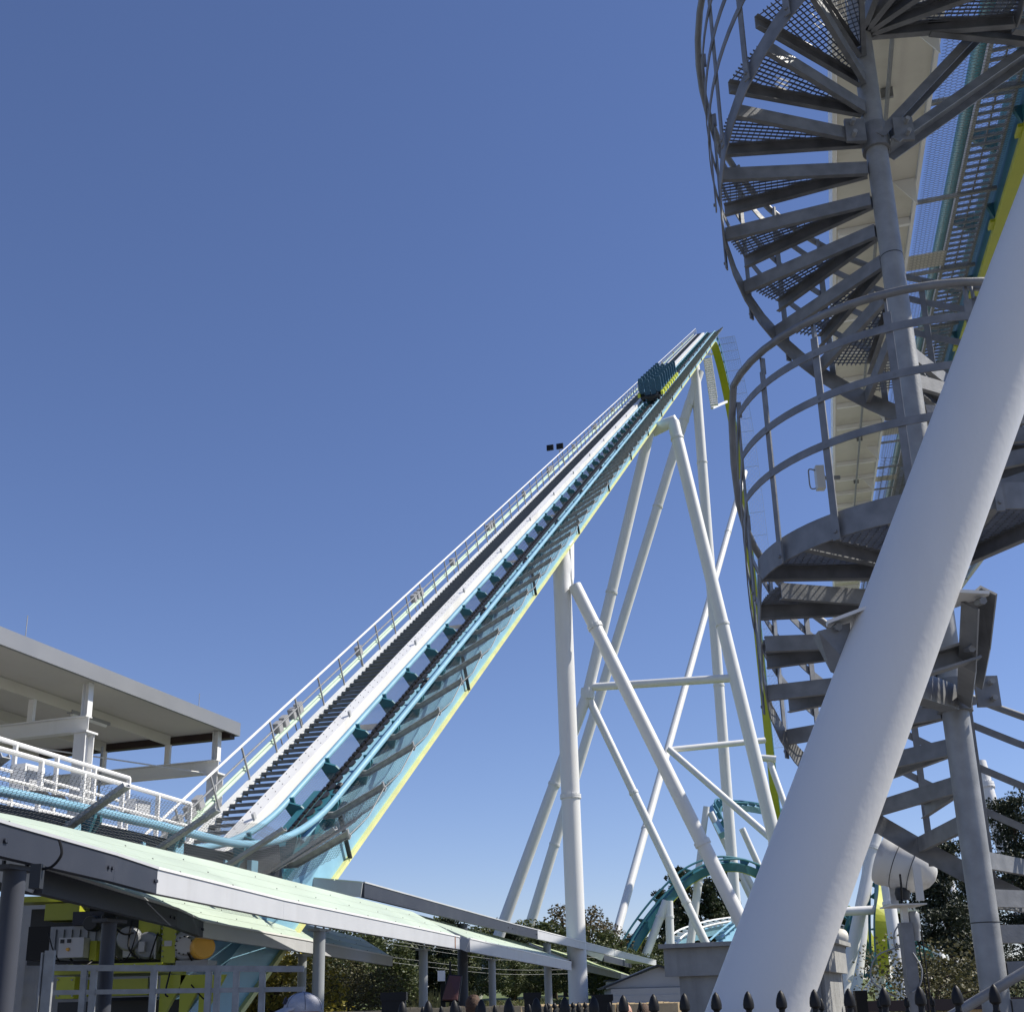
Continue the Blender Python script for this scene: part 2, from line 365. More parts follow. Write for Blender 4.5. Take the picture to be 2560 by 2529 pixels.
while kk < kw1+.2:
    inst('handrail_post', post_me, M['galvL'], cat, frame(L(kk, -2.70, 1.72), SS, U, NN)); kk += 1.70
MB().tube([L(kw0-.3, -2.70, 2.62), L(-60, -2.70, 2.62), L(kw1, -2.70, 2.62), L(kw1+.5, -2.70, 2.40), L(kw1+.6, -2.7, 1.8)], .032, 8).build('handrail', M['white'], cat, True)
MB().tube([L(kw0-.3, -2.70, 2.31), L(kw1, -2.70, 2.31)], .024, 8).build('midrail', M['galv'], cat, True)
for nn, rr in ((1.97, .045), (2.06, .03)): MB().tube([L(kw0+.5, -2.78, nn), L(kw1-4, -2.78, nn)], rr, 8).build('conduit', M['pgreen'], cat, True)
bx = MB(); bx.box(-.08, .08, -.13, .13, 0, .28); bx.box(.08, .09, -.11, .11, .03, .25); bx.tube([(0, 0, -.36), (0, 0, 0)], .018, 6); bx_me = bx.mesh('junction_box')
for kk, nb in ((-171.2, 2), (-170.2, 2), (-165.2, 2), (-164.2, 2), (-158.8, 1), (-152.8, 3), (-147.4, 1), (-141, 3), (-133, 1), (-126, 3), (-117, 1), (-108, 3), (-98, 2), (-70, 2), (-55, 2), (-40, 2), (-25, 2)):
    for j in range(nb): inst('junction_box', bx_me, M['grey'], cat, frame(L(kk+.42*j, -2.82, 2.06), SS, U, NN))
bk = MB().box(-.03, .03, -.05, .05, 0, .15).mesh('stringer_bracket'); kk = -170
while kk < -90: inst('stringer_bracket', bk, M['greyL'], cat, frame(L(kk, -1.42, 1.80), SS, U, NN)); kk += 6.3
bo = MB()                                # bolt heads along the white stringer
kk = kw0
while kk < -135: bo.lathe([(.014, 0), (.012, .012)], L(kk, -1.52, 1.82), NN, 6); bo.lathe([(.014, 0), (.012, .012)], L(kk+.2, -1.68, 1.82), NN, 6); kk += .42
bo.build('bolt_heads', M['dark'], cat, kind='stuff')
# a floodlight pair on the handrail
fl = thing('lift_floodlight', 'pair of small black floodlights on the lift handrail', 'floodlight', L(-122.5, -2.8, 2.6)[:])
b = L(-122.5, -2.72, 2.5)
MB().tube([L(-121.2, -2.72, 1.8), b+ZZ*.1, b+ZZ*.35], .03, 8).build('arm', M['galvL'], fl, True)
for sg in (-1, 1):
    c = b+ZZ*.55-HH*.1+SS*(.3*sg-.25); MB().obox(c, SS*.20, V((sin(AZ), cos(AZ), .3)).normalized()*.09, ZZ*.18).build('lamp_head', M['black'], fl)

# ------------------------------------------------------------------ safety net beside the lift
net = thing('lift_safety_net', 'grey wire safety net on outriggers along the lift track', 'net', L(-171, .5, 1.4)[:])
org = MB()
org.sweep([(-.02, 0, 0), (.27, .0, 0), (1.57, .60, 0)], chan(.06, .15, .014), up=(0, 1, 0)); org.box(1.53, 1.57, .48, .70, -.03, .03); org.lathe([(.022, 0), (.018, .05)], (.08, .0, .03), (0, 0, 1), 8)
og_me = org.mesh('outrigger')
kk = -171.9
while kk < 1: inst('outrigger', og_me, M['galvL'], net, frame(L(kk, .06, 1.60), SS, NN, -U)); kk += 2.27
stt = MB().box(-.05, .05, -.6, .55, -.02, .02).mesh('hanger_strut'); kk = -168.9
while kk < -10: inst('hanger_strut', stt, M['dark'], net, frame(L(kk, .10, .75), SS, NN, -U)); kk += 11.3
def hexnet(fn, la, lb, cell, wd):
    """honeycomb wire net over fn(a,b); flat ribbon wires"""
    mb = MB(); na = max(2, int(la/cell)); nb = max(1, int(lb/(cell*.9)))
    def nd(i, j, h): return (i+.5*(j % 2)+(.0), j+(.33 if h else -.33))
    def pt(a, b): return fn(min(max(a/na, 0), 1)*la, min(max((b+.5)/nb, 0), 1)*lb)
    def seg(p, q):
        d = q-p
        if d.length < 1e-5: return
        c = d.cross(vn).normalized()*(wd/2); e = vn.normalized()*(wd*.55); mb.add([p-c-e*.5, p+c-e*.5, p+e, q-c-e*.5, q+c-e*.5, q+e], [(0, 1, 4, 3), (1, 2, 5, 4), (2, 0, 3, 5)])
    for j in range(nb):
        for i in range(na):
            a0 = i+.5*(j % 2)
            lo, hi = pt(a0, j-.28), pt(a0, j+.28); vn = (pt(a0+.4, j)-pt(a0-.4, j)).cross(pt(a0, j+.4)-pt(a0, j-.4))
            seg(lo, hi)
            if j < nb-1:
                seg(hi, pt(a0-.5, j+.72)); seg(hi, pt(a0+.5, j+.72))
    return mb
def nfn(k0):
    def f(a, b):
        t = b/1.6; ph = ((k0+a+171.9) % 2.27)/2.27; sag = .13*sin(pi*ph)*(.15+.85*t)
        return L(k0+a, .09+1.52*t, 1.53+.60*max(0, t-.17)/.83-sag)
    return f
for k0_, k1_, ce, wd in ((-172.5, -150, .085, .0068), (-150, -115, .14, .011), (-115, -70, .26, .02), (-70, 0, .42, .034)):
    hexnet(nfn(k0_), k1_-k0_, 1.6, ce, wd).build('wire_mesh', M['wire'], net, kind='stuff', recalc=False)
for k0_, k1_, ce, wd in ((-172.5, -150, .085, .0065), (-150, -100, .16, .011), (-100, -10, .42, .026)):
    hexnet(lambda a, b, k0_=k0_: L(k0_+a, -1.40+b, 1.50), k1_-k0_, .85, ce, wd).build('wire_mesh', M['wire'], net, kind='stuff', recalc=False)
MB().tube([L(-171.9+2.27*i/2, 1.62, 2.16-(.13 if i % 2 else 0)) for i in range(151)], .012, 5).build('edge_cable', M['wire'], net)
kk = -163.8
while kk < -60: MB().obox(L(kk, -1.0, 1.46), U*.22, SS*.42, NN*.01).build('net_patch', M['galv'], net); kk += 9.2
# net over the flat station track
for xx in (1.0, 3.3, 5.6, 7.9, 10.2, 12.5):
    q = at_arc(arc_incl0-2.0-xx); a = q[0]+q[3]*.35-q[2]*.65; b = q[0]+q[3]*1.85+q[2]*.15
    MB().sweep([a, b], chan(.07, .15, .014), up=q[1]).build('outrigger', M['galvL'], net)
def ffn(a, b):
    q = at_arc(max(.1, arc_incl0+.8-a)); t = b/1.7
    return q[0]+q[3]*(.38+1.5*t)+q[2]*(-.66+.80*t)-(q[3]*.3+q[2]*.8)*(.10*t*sin(pi*((a % 2.3)/2.3)))
hexnet(ffn, 17, 1.7, .075, .0065).build('wire_mesh', M['wire'], net, kind='stuff', recalc=False)
# net hanging on the drop side of the crest
mb = MB(); i0 = i_crest0+6; prev = None
for i in range(i0, min(N_ALL, i0+48), 2):
    a, b = off(i, GA+.1, -.1), off(i, GA+2.6, -.1); mb.tube([a, b], .03, 5)
    if prev: mb.tube([prev, b], .02, 4)
    prev = b
mb.build('drop_net_frame', M['galvL'], net, kind='stuff')
idx = list(range(i0, min(N_ALL-1, i0+47)))
lens = [0]
def dfn(a, b):
    f = min(len(idx)-1.001, a); i = idx[int(f)]; t = f-int(f)
    return off(i, GA+.1+b, -.1).lerp(off(i+1, GA+.1+b, -.1), t)
hexnet(dfn, len(idx)-1, 2.5, .35, .022).build('wire_mesh', M['wire'], net, kind='stuff', recalc=False)
# maintenance ladder stair under the crest
ld = thing('crest_access_stair', 'small white stair hanging beneath the crest track', 'stair', P(1768, 895, 158)[:])
A, B_ = P(1768, 895, 158), P(1786, 1015, 160)
sx = SS
for sg in (-.55, .55): MB().beam(A+sx*sg, B_+sx*sg, .08, .3, HH).build('stringer', M['white'], ld)
for i in range(22): MB().obox(A.lerp(B_, (i+.5)/22), sx*.52, HH*.22, ZZ*.05).build('tread', M['white'], ld)
MB().beam(P(1780, 1020, 160), P(1816, 1004, 172), .4, .35).build('tie_beam', M['white'], ld)
MB().beam(A+ZZ*.6, P(1780, 885, 156), .3, .3).build('tie_beam', M['white'], ld)
for sg in (-.6, .6): MB().tube([A+sx*sg+ZZ*1.0-HH*.6, B_+sx*sg+ZZ*1.0-HH*.6], .05, 6).build('handrail', M['white'], ld, True)

# ------------------------------------------------------------------ train
tr = thing('coaster_train', 'blue four-across coaster train with lime fenders climbing the lift', 'coaster train', L(-91, RC, RN)[:])
ch = MB(); ch.box(-.8, .8, -.15, .05, -.95, .95); ch.box(-.25, .25, -.35, -.15, -.9, .9); ch_me = ch.mesh('chassis')
# local axes: x side, y normal, z backwards(-U)
seat = MB()
seat.prism([(-.20, 0), (.20, 0), (.22, .5), (.21, 1.05), (.15, 1.28), (-.15, 1.28), (-.21, 1.05), (-.22, .5)], (0, 0, .10), V((1, 0, 0)), V((0, 1, -.10)), V((0, 0, .14)))
seat.box(-.21, .21, 0, .32, -.42, .10); seat.box(-.17, .17, -.35, .05, -.50, -.36)
seat_me = seat.mesh('seat')
fe = MB(); fe.prism([(-.5, 0), (.55, .05), (.45, .32), (.1, .42), (-.45, .36)], (-.10, 0, 0), V((0, 0, 1)), V((0, 1, 0)), V((.20, 0, 0))); fe_me = fe.mesh('fender')
wh = MB()
for z in (-.35, .35): wh.lathe([(.10, -.06), (.17, -.05), (.17, .05), (.10, .06)], (0, .02, z), V((1, 0, 0)), 12)
wh.box(-.05, .05, -.25, .05, -.42, .42); wh_me = wh.mesh('wheel_assembly', True)
hd = MB(); hd.lathe([(.02, -.12), (.08, -.09), (.10, 0), (.08, .09), (.02, .13)], (0, 0, 0), V((0, 1, 0)), 10); hd.tube([(0, -.12, .02), (0, -.3, .05)], .12, 8); 
for i in range(8):
    kk = -91+2.13*i; o = L(kk, RC, RN+.42); fr = frame(o, SS, NN, -U)
    car = inst('car', ch_me, M['dark'], tr, fr)
    for j in range(4):
        s_ = sub('seat', seat_me, M['seat'], car); s_.location = ((j-1.5)*.50, .10+(.16 if j in (0, 3) else 0), 0)
    for sg in (-1, 1):
        f_ = sub('fender', fe_me, M['limeB'], car); f_.location = (sg*.98, -.05, 0)
        w_ = sub('wheel_assembly', wh_me, M['dark'], car); w_.location = (sg*.66, -.32, 0)

# ================================================================== SUPPORT COLUMNS
def to_ground(a, b, z=-.3):
    d = b-a
    return a+d*((z-a.z)/d.z)
def column(parent, a, b, dia, name='leg', m='whitec', fl=(), n=28, ground=False, taper=None):
    a, b = V(a), V(b)
    if ground: b = to_ground(a, b)
    mb = MB(); mb.tube([a, b], dia/2, n)
    o = mb.build(name, M[m], parent, True)
    d = (b-a).normalized()
    for t in fl:
        c = a.lerp(b, t) if t <= 1 else a
        f = MB(); f.lathe([(dia/2+.001, -.09), (dia/2+.055, -.09), (dia/2+.055, -.012), (dia/2+.045, -.01), (dia/2+.045, .01), (dia/2+.055, .012), (dia/2+.055, .09), (dia/2+.001, .09)], c, d, 28, cap=False)
        e1 = d.orthogonal().normalized(); e2 = d.cross(e1)
        for j in range(14):
            q = c+(e1*cos(j*2*pi/14)+e2*sin(j*2*pi/14))*(dia/2+.03); f.lathe([(.022, -.12), (.022, .12)], q, d, 6)
        f.build('bolted_flange', M[m], o, True)
    return o
def pxt(a, b, y):                         # fraction along a leg of a photo row (straight line)
    return (y-a[1])/(b[1]-a[1])
def leg(parent, a, Ya, b, Yb, dia, fl=(), ground=True, name='leg'):
    A, B = P(a[0], a[1], Ya), P(b[0], b[1], Yb)
    if ground: Bg = to_ground(A, B)
    else: Bg = B
    fr = []
    for y in fl:                          # photo rows of the flanges -> fraction
        best = min(range(401), key=lambda i: abs(rowof(A.lerp(Bg, i/400))-y)); fr.append(best/400)
    return column(parent, A, Bg, dia, name, fl=fr)
def rowof(p):
    q = p-OO; return CY-F*q.dot(eY)/q.dot(eF)
# S1: vertical column and raking leg
s1 = thing('lift_support', 'white tubular support of the lift with upright column and one raking leg', 'support', P(1470, 2560, 52.4)[:])
top = L(-137.6, -.4, .05); leg0 = column(s1, V((top.x, top.y, top.z-.1)), V((top.x, top.y, -.3)), .84, 'upright_column', fl=(.52,))
leg(s1, (1437, 1464), 52.3, (1855, 2306), 51.2, .62, (1566, 2106), name='raking_leg')
MB().lathe([(.42, 0), (.5, .5), (.5, 1.2)], (top.x, top.y, top.z-1.4), U*.3+ZZ, 20).build('head', M['whitec'], s1, True)
MB().prism([(-.55, -1.6), (-.25, -2.0), (.1, -1.7), (.5, .1), (-.6, .1)], L(-137.0, -.02, .1), U, ZZ, SS*.1).build('gusset_plate', M['white'], s1)
# S2
s2 = thing('lift_support', 'white two-legged lift support with an elbow at its head', 'support', P(1700, 2550, 87)[:])
leg(s2, (1622, 1085), 87.4, (1468, 1738), 89.0, .86, (1480,), False)
leg(s2, (1470, 1730), 89.0, (1192, 2488), 90.5, .86, (1960,))
MB().lathe([(.0, -.6), (.5, -.45), (.56, 0), (.5, .45), (0, .6)], P(1469, 1734, 89.0), ZZ, 20).build('node', M['whitec'], s2, True)
leg(s2, (1683, 1055), 86.8, (1945, 2130), 84.5, .98, (1095, 1560, 2108))
MB().tube([L(-93.6, -.4, -.45), P(1662, 1062, 87.0), P(1684, 1052, 86.8), P(1687, 1066, 86.8)], .5, 20).build('elbow', M['whitec'], s2, True)
leg(s2, (1474, 1750), 89.0, (1760, 2348), 87, .62, (1980, 2255))
leg(s2, (1466, 1718), 89.0, (1838, 1694), 85.4, .62, (), False, 'brace')
# S3
s3 = thing('lift_support', 'tall white lift support with a plumb column near the crest', 'support', P(1850, 2540, 131)[:])
t3 = L(-39.5, -.4, .05)
a3 = P(1748, 925, 130.6)
column(s3, t3, to_ground(P(1749, 935, 130.8), P(1845, 2330, 131)), 1.2, 'upright_column', fl=(.17, .53))
leg(s3, (1724, 1005), 131, (1266, 2504), 136, 1.15, (1050, 1265, 1968, 2110)); leg(s3, (1748, 930), 131, (1722, 1015), 131, 1.15, (), False, 'haunch')
leg(s3, (1672, 1874), 126, (1912, 1850), 128, .66, (), False, 'brace')
leg(s3, (1672, 1872), 126, (1968, 2130), 120, .72, (), False, 'brace')
# S4 and further columns of the first drop
s4 = thing('drop_support', 'slender white column leaning beside the first drop', 'support', P(1500, 2520, 125)[:])
leg(s4, (1862, 1180), 172, (1499, 2483), 124, .90, (1330, 1700, 2070, 2330))
s5 = thing('drop_support', 'white raking column below the foot of the first drop', 'support', P(1990, 2510, 150)[:])
leg(s5, (1922, 1898), 152, (1962, 2010), 150, .8, (1912,)); leg(s5, (1885, 1892), 152, (1940, 1897), 151.5, .9, (), False, 'brace')
for (x, y, Y, x2, y2, d, lab) in ((2196, 2060, 62, 2098, 2529, .62, 'white column leaning left behind the big round floodlight'),
                             (2178, 2090, 75, 2140, 2470, .70, 'shorter white column hidden partly by the leaning column'),
                             (2340, 2110, 48, 2440, 2440, .50, 'white column leaning right in front of the cedar'),
                             (2448, 1905, 40, 2560, 2300, .46, 'white column leaning right behind the galvanised stair pole'),
                             (2216, 2200, 58, 2262, 2520, .58, 'white column standing behind the floodlight post'),
                             (2288, 2210, 70, 2376, 2470, .62, 'white column half covered by the cedar branches')):
    so_ = thing('track_support', lab, 'support', P(x2, 2520, Y)[:]); leg(so_, (x, y), Y, (x2, y2), Y*.97, d, (y+60,))
bm_ = thing('track_crossbeam', 'white horizontal tube carrying the lime track behind the floodlight', 'support', P(2220, 2520, 60)[:])
column(bm_, P(2098, 2278, 60), P(2348, 2266, 60), .44, 'crossbeam', fl=(.5,)); 
leg(bm_, (2340, 2268), 60, (2420, 2500), 59, .40)

# ================================================================== BACKGROUND COASTER TRACK
def smooth_pts(pts, sub_=8):
    out = []
    n = len(pts)
    for i in range(n-1):
        p0, p1, p2, p3 = pts[max(i-1, 0)], pts[i], pts[i+1], pts[min(i+2, n-1)]
        for j in range(sub_):
            t = j/sub_; out.append(.5*((2*p1)+(-p0+p2)*t+(2*p0-5*p1+4*p2-p3)*t*t+(-p0+3*p1-3*p2+p3)*t**3))
    out.append(pts[-1]); return out
def coaster(label, pts, ups, name='coaster_track', scale=1.0, under='lime', tie_every=1.6, spine='tealShade', rail='tealShade', flip=1):
    pts = smooth_pts([V(p) for p in pts]); uu = smooth_pts([V(p) for p in ups])
    t = thing(name, label, 'coaster track', (pts[0].x, pts[0].y, 0))
    s = scale
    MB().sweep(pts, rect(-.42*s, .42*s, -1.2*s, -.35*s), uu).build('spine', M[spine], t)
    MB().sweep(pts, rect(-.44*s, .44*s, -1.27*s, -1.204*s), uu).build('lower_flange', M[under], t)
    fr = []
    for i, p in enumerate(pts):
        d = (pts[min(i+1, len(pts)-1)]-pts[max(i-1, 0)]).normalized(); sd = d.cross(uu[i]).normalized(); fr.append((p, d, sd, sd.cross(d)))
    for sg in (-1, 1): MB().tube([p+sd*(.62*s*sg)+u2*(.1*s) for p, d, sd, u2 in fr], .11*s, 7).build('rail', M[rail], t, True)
    tm = MB().prism([(-.64*s, .1*s), (.64*s, .1*s), (.42*s, -.45*s), (-.42*s, -.45*s)], (0, 0, -.05*s), V((1, 0, 0)), V((0, 1, 0)), V((0, 0, .1*s))).mesh('crosstie')
    acc = 0; last = pts[0]
    for p, d, sd, u2 in fr:
        acc += (p-last).length; last = p
        if acc >= tie_every: acc = 0; inst('crosstie', tm, M[rail], t, frame(p, sd, u2, -d))
    return t
Yb = 112
arch = [(1520, 2475, 0), (1548, 2395, 0), (1590, 2318, 1), (1650, 2240, 2), (1715, 2180, 3), (1775, 2152, 4), (1830, 2146, 5), (1880, 2157, 7), (1930, 2182, 9)]
coaster('teal and lime coaster hill arching behind the lift supports', [P(x, y, Yb+d) for x, y, d in arch], [V((-.55, -.5, 1))]*4+[V((-.25, -.5, 1))]*3+[V((.15, -.4, 1))]*2, scale=.95, tie_every=2.2)
for (x, y, x2, y2, dy, lab) in ((1666, 2251, 1612, 2392, 1, 'slim white tube raking away from the lime bracket under the coaster hill'), (1672, 2251, 1678, 2420, 1, 'slim upright white tube below the lime bracket of the coaster hill'), (1751, 2168, 1732, 2310, 4, 'slim white tube holding up the top of the coaster hill')):
    so_ = thing('hill_support', lab, 'support', P(x2, 2515, Yb+dy)[:]); leg(so_, (x, y), Yb+dy, (x2, y2), Yb+dy, .78, (y+40,))
turn = [(1822, 2080, 165), (1806, 2050, 168), (1793, 2018, 172), (1800, 2006, 178), (1830, 2004, 186), (1880, 2008, 195), (1930, 2018, 200), (1960, 2026, 202)]
coaster('banked teal coaster turn high beyond the first drop', [P(*q) for q in turn], [V((.7, .3, .6))]*4+[V((.2, -.5, 1))]*4, scale=1.1, under='teal', tie_every=2.6, spine='teal')
for (x, y, x2, y2, lab) in ((1766, 2016, 1754, 2110, 'thin upright white tube at the outer edge of the far banked turn'), (1776, 2030, 1838, 2160, 'thin raking white tube bracing the outer edge of the far banked turn'), (1855, 2070, 1900, 2170, 'thin white tube leaning beyond the plumb lift column'), (1862, 2180, 1890, 2235, 'thin white tube beneath the teal hill, beyond its top')):
    so_ = thing('turn_support', lab, 'support', P(x2, 2512, 168)[:]); leg(so_, (x, y), 168, (x2, y2), 168, .9)
low = [(1676, 2400, 128), (1678, 2362, 130), (1700, 2335, 133), (1740, 2318, 137), (1790, 2305, 142), (1850, 2296, 148)]
coaster('low pale-railed teal coaster curve in front of the pines', [P(*q) for q in low], [V((-.3, -.9, .7))]*6, scale=1.0, under='teal', tie_every=1.5, spine='teal', rail='white')
coaster('short teal coaster ramp rising behind the grey timber hut', [P(1788, 2350, 120), P(1815, 2325, 124), P(1842, 2303, 128)], [V((-.5, -.6, 1))]*3, scale=1.0, under='teal', tie_every=1.4, spine='teal', rail='teal')
vt = [(2196, 2190, 64), (2193, 2240, 62), (2194, 2300, 60), (2196, 2360, 60), (2198, 2405, 61)]
coaster('lime-bellied coaster track diving upright behind the floodlight', [P(*q) for q in vt], [V((.1, 1, .1))]*5, scale=.62, under='lime', tie_every=1.2)
bt = [(2080, 2270, 80), (2110, 2300, 80), (2150, 2370, 82), (2180, 2430, 84), (2240, 2450, 86)]
coaster('tangled teal coaster track curling low behind the white columns', [P(*q) for q in bt], [V((-.7, -.5, .6))]*5, scale=.9, under='lime', tie_every=1.4)
bt = [(2360, 2350, 75), (2320, 2358, 74), (2270, 2345, 73), (2220, 2330, 72)]
coaster('teal coaster track passing behind the cedar branches', [P(*q) for q in bt], [V((-.1, -.7, 1))]*4, scale=.8, under='lime', tie_every=1.4)
lp = thing('track_footing', 'white footing post with a raking brace under the lime track', 'support', P(2200, 2500, 61)[:])
leg(lp, (2198, 2412), 61, (2202, 2490), 61, .52); leg(lp, (2206, 2420), 61, (2246, 2470), 60, .32); leg(lp, (2190, 2440), 61, (2160, 2480), 60, .26)

# ================================================================== STATION
rt = thing('station_roof', 'broad flat station roof with grey fascia and cream underside', 'roof', (-16, 30, 0))
ZR = 10.0
A0, A1 = PZ(0, 1609, ZR), PZ(596, 1838, ZR); RD = (A1-A0); RD.z = 0; RD.normalize(); RS = V((RD.y, -RD.x, 0))
A0 = A1-RD*26
WR = 7.8
def R(a, b, z=0): return A1-RD*a-RS*b+ZZ*z     # a back along the edge, b inwards (left)
def rbox(a0, a1, b0, b1, z0, z1, name, m, parent=rt): return MB().obox(R((a0+a1)/2, (b0+b1)/2, (z0+z1)/2), RD*((a1-a0)/2), RS*((b1-b0)/2), ZZ*((z1-z0)/2)).build(name, M[m], parent)
rbox(.0, 26, -.0, .10, 0, .42, 'fascia', 'fascia'); rbox(-.10, .0, 0, WR, 0, .42, 'fascia', 'fascia')
rbox(.0, 26, .10, WR, .10, .40, 'roof_deck', 'roofw')
rbox(.02, .30, .12, WR, -.12, .095, 'end_beam', 'maroon')
for b in (2.2, 4.6, 7.2): 
    MB().sweep([R(.5, b, -.06), R(26, b, -.06)], chan(.12, .30, .02)).build('purlin', M['roofw'], rt)
pl = thing('station_structure', 'white steel frame of columns and beams carrying the station roof', 'frame', (-14, 30, 0))
for a, nm in ((.5, 0), (6.75, 1), (13.0, 2)):
    zb = -1.05
    MB().sweep([R(a, .35, zb), R(a, 7.6, zb)], ibeam(.26, .42, .03, .02)).build('main_beam', M['white'], pl)
    MB().sweep([R(a, .45, -10), R(a, .45, zb-.2)], ibeam(.36, .36, .03, .025), up=RD).build('column', M['white'], pl)
    MB().sweep([R(a, .45, zb+.2), R(a, .45, .05)], ibeam(.20, .20, .02, .02), up=RS).build('stub', M['white'], pl)
    MB().obox(R(a, .45, zb-.24), RD*.24, RS*.24, ZZ*.025).build('cap_plate', M['white'], pl)
    MB().sweep([R(a, 5.1, -10), R(a, 5.1, zb-.2)], ibeam(.36, .36, .03, .025), up=RD).build('column', M['white'], pl)
    for b in (2.2, 4.6): MB().obox(R(a, b, -.52), RD*.05, RS*.09, ZZ*.32).build('purlin_post', M['white'], pl)
for a, b, lab in ((4.4, 2.2, 'white fluorescent strip light under the station roof between the two roof columns'), (8.2, 4.2, 'white fluorescent strip light deep under the station roof, behind the nearer roof column')):
    li = thing('strip_light', lab, 'light', R(a, b, 0)[:])
    rr = MB().obox(R(a, b, -.19), RD*.85, RS*.09, ZZ*.045).build('housing', M['grey'], li); MB().tube([R(a-.75, b, -.25), R(a+.75, b, -.25)], .06, 8).build('diffuser', M['tube'], li, True)
for a, h, lab in ((2.2, .42, 'short thin lightning rod near the corner of the station roof'), (9.7, .55, 'taller thin lightning rod midway along the station roof edge')): tag(MB().tube([R(a, .05, .42), R(a, .05, .42+h)], .012, 6).build('lightning_rod', M['galvL']), lab, 'rod')
MB().tube([R(.6, .7, -1.25), R(6.7, 4.9, -.9), R(13, 7.3, -.7)], .022, 6).build('tie_rod', M['white'], pl, True)
MB().tube([R(3.2, 2.6, -.75), R(3.2, 2.6, -6)], .035, 8).build('conduit_drop', M['galvL'], pl, True)
# platform, railing with boxes and tyres
pf = thing('station_platform', 'white railed maintenance platform beside the station track', 'platform', (-12, 24, 0))
def fo(x, s, n):
    if x < R1*EL+.1: q = flat[0]; return q[0]+HH*(R1*EL-x)+q[3]*s+ZZ*n
    q = at_arc(max(.05, arc_incl0-x)); return q[0]+q[3]*s+q[2]*n
for s_, z0_, zt in ((-2.3, .35, 1.45), (-3.9, .9, 2.15)):
    for h in (zt, z0_+(zt-z0_)*.55, z0_+.08): MB().tube([fo(1.6+.7*i, s_, h) for i in range(22)], .05 if h == zt else .036, 8).build('rail', M['white'], pf, True)
    for i in range(12): MB().beam(fo(1.6+1.3*i, s_, z0_-.3), fo(1.6+1.3*i, s_, zt), .09, .05, RD).build('post', M['white'], pf)
MB().sweep([fo(1.6+.8*i, -3.1, .30) for i in range(19)], rect(-.9, .9, -.06, .02)).build('deck', M['white'], pf)
MB().sweep([fo(1.6+.8*i, -2.2, .18) for i in range(19)], rect(-.06, .06, -.16, .16)).build('edge_beam', M['white'], pf)
for x, y, Y, lab in ((72, 1948, 21.2, 'white control cabinet on the platform railing near the first roof column'), (345, 2030, 24.5, 'white control cabinet on the platform railing near the lift stair')):
    c = P(x, y, Y); bxx = thing('control_cabinet', lab, 'cabinet', c[:])
    MB().obox(c, RD*.26, RS*.12, ZZ*.25).build('case', M['white'], bxx); MB().obox(c+RS*.127, RD*.21, RS*.008, ZZ*.21).build('door', M['greyL'], bxx)
for x, y, Y in ((94, 1990, 19.0), (137, 2000, 19.4), (266, 2032, 21.6), (303, 2040, 22.0)):
    c = P(x, y, Y); ty = thing('drive_tyre', 'black horizontal drive tyre beside the station rail', 'tyre', c[:], 'drive tyres by the station rail')
    MB().lathe([(.08, -.06), (.15, -.07), (.18, -.04), (.18, .04), (.15, .07), (.08, .06)], c, ZZ, 24).build('tread', M['rub'], ty, True); MB().lathe([(.078, -.05), (.078, .05)], c, ZZ, 16).build('hub', M['galv'], ty, True)
# machinery under the station track seen through the net
for x in (4.5, 7.2, 9.9, 12.6):
    c = fo(x, .50, -.55); bb = thing('brake_caliper', 'pale bracket and white pad beneath the station track', 'bracket', c[:], 'brackets beneath the station track')
    MB().obox(c, RD*.22, RS*.06, ZZ*.10).build('pad', M['white'], bb); MB().obox(c+RD*.55+ZZ*.22, RD*.12, RS*.05, ZZ*.13).build('clevis', M['teal'], bb); MB().beam(c-RD*.5-ZZ*.2, c-RD*.42+ZZ*.25, .05, .08).build('arm', M['teal'], bb)
    MB().obox(c+RD*1.2-ZZ*.12, RD*.3, RS*.05, ZZ*.07).build('cover', M['teal'], bb)

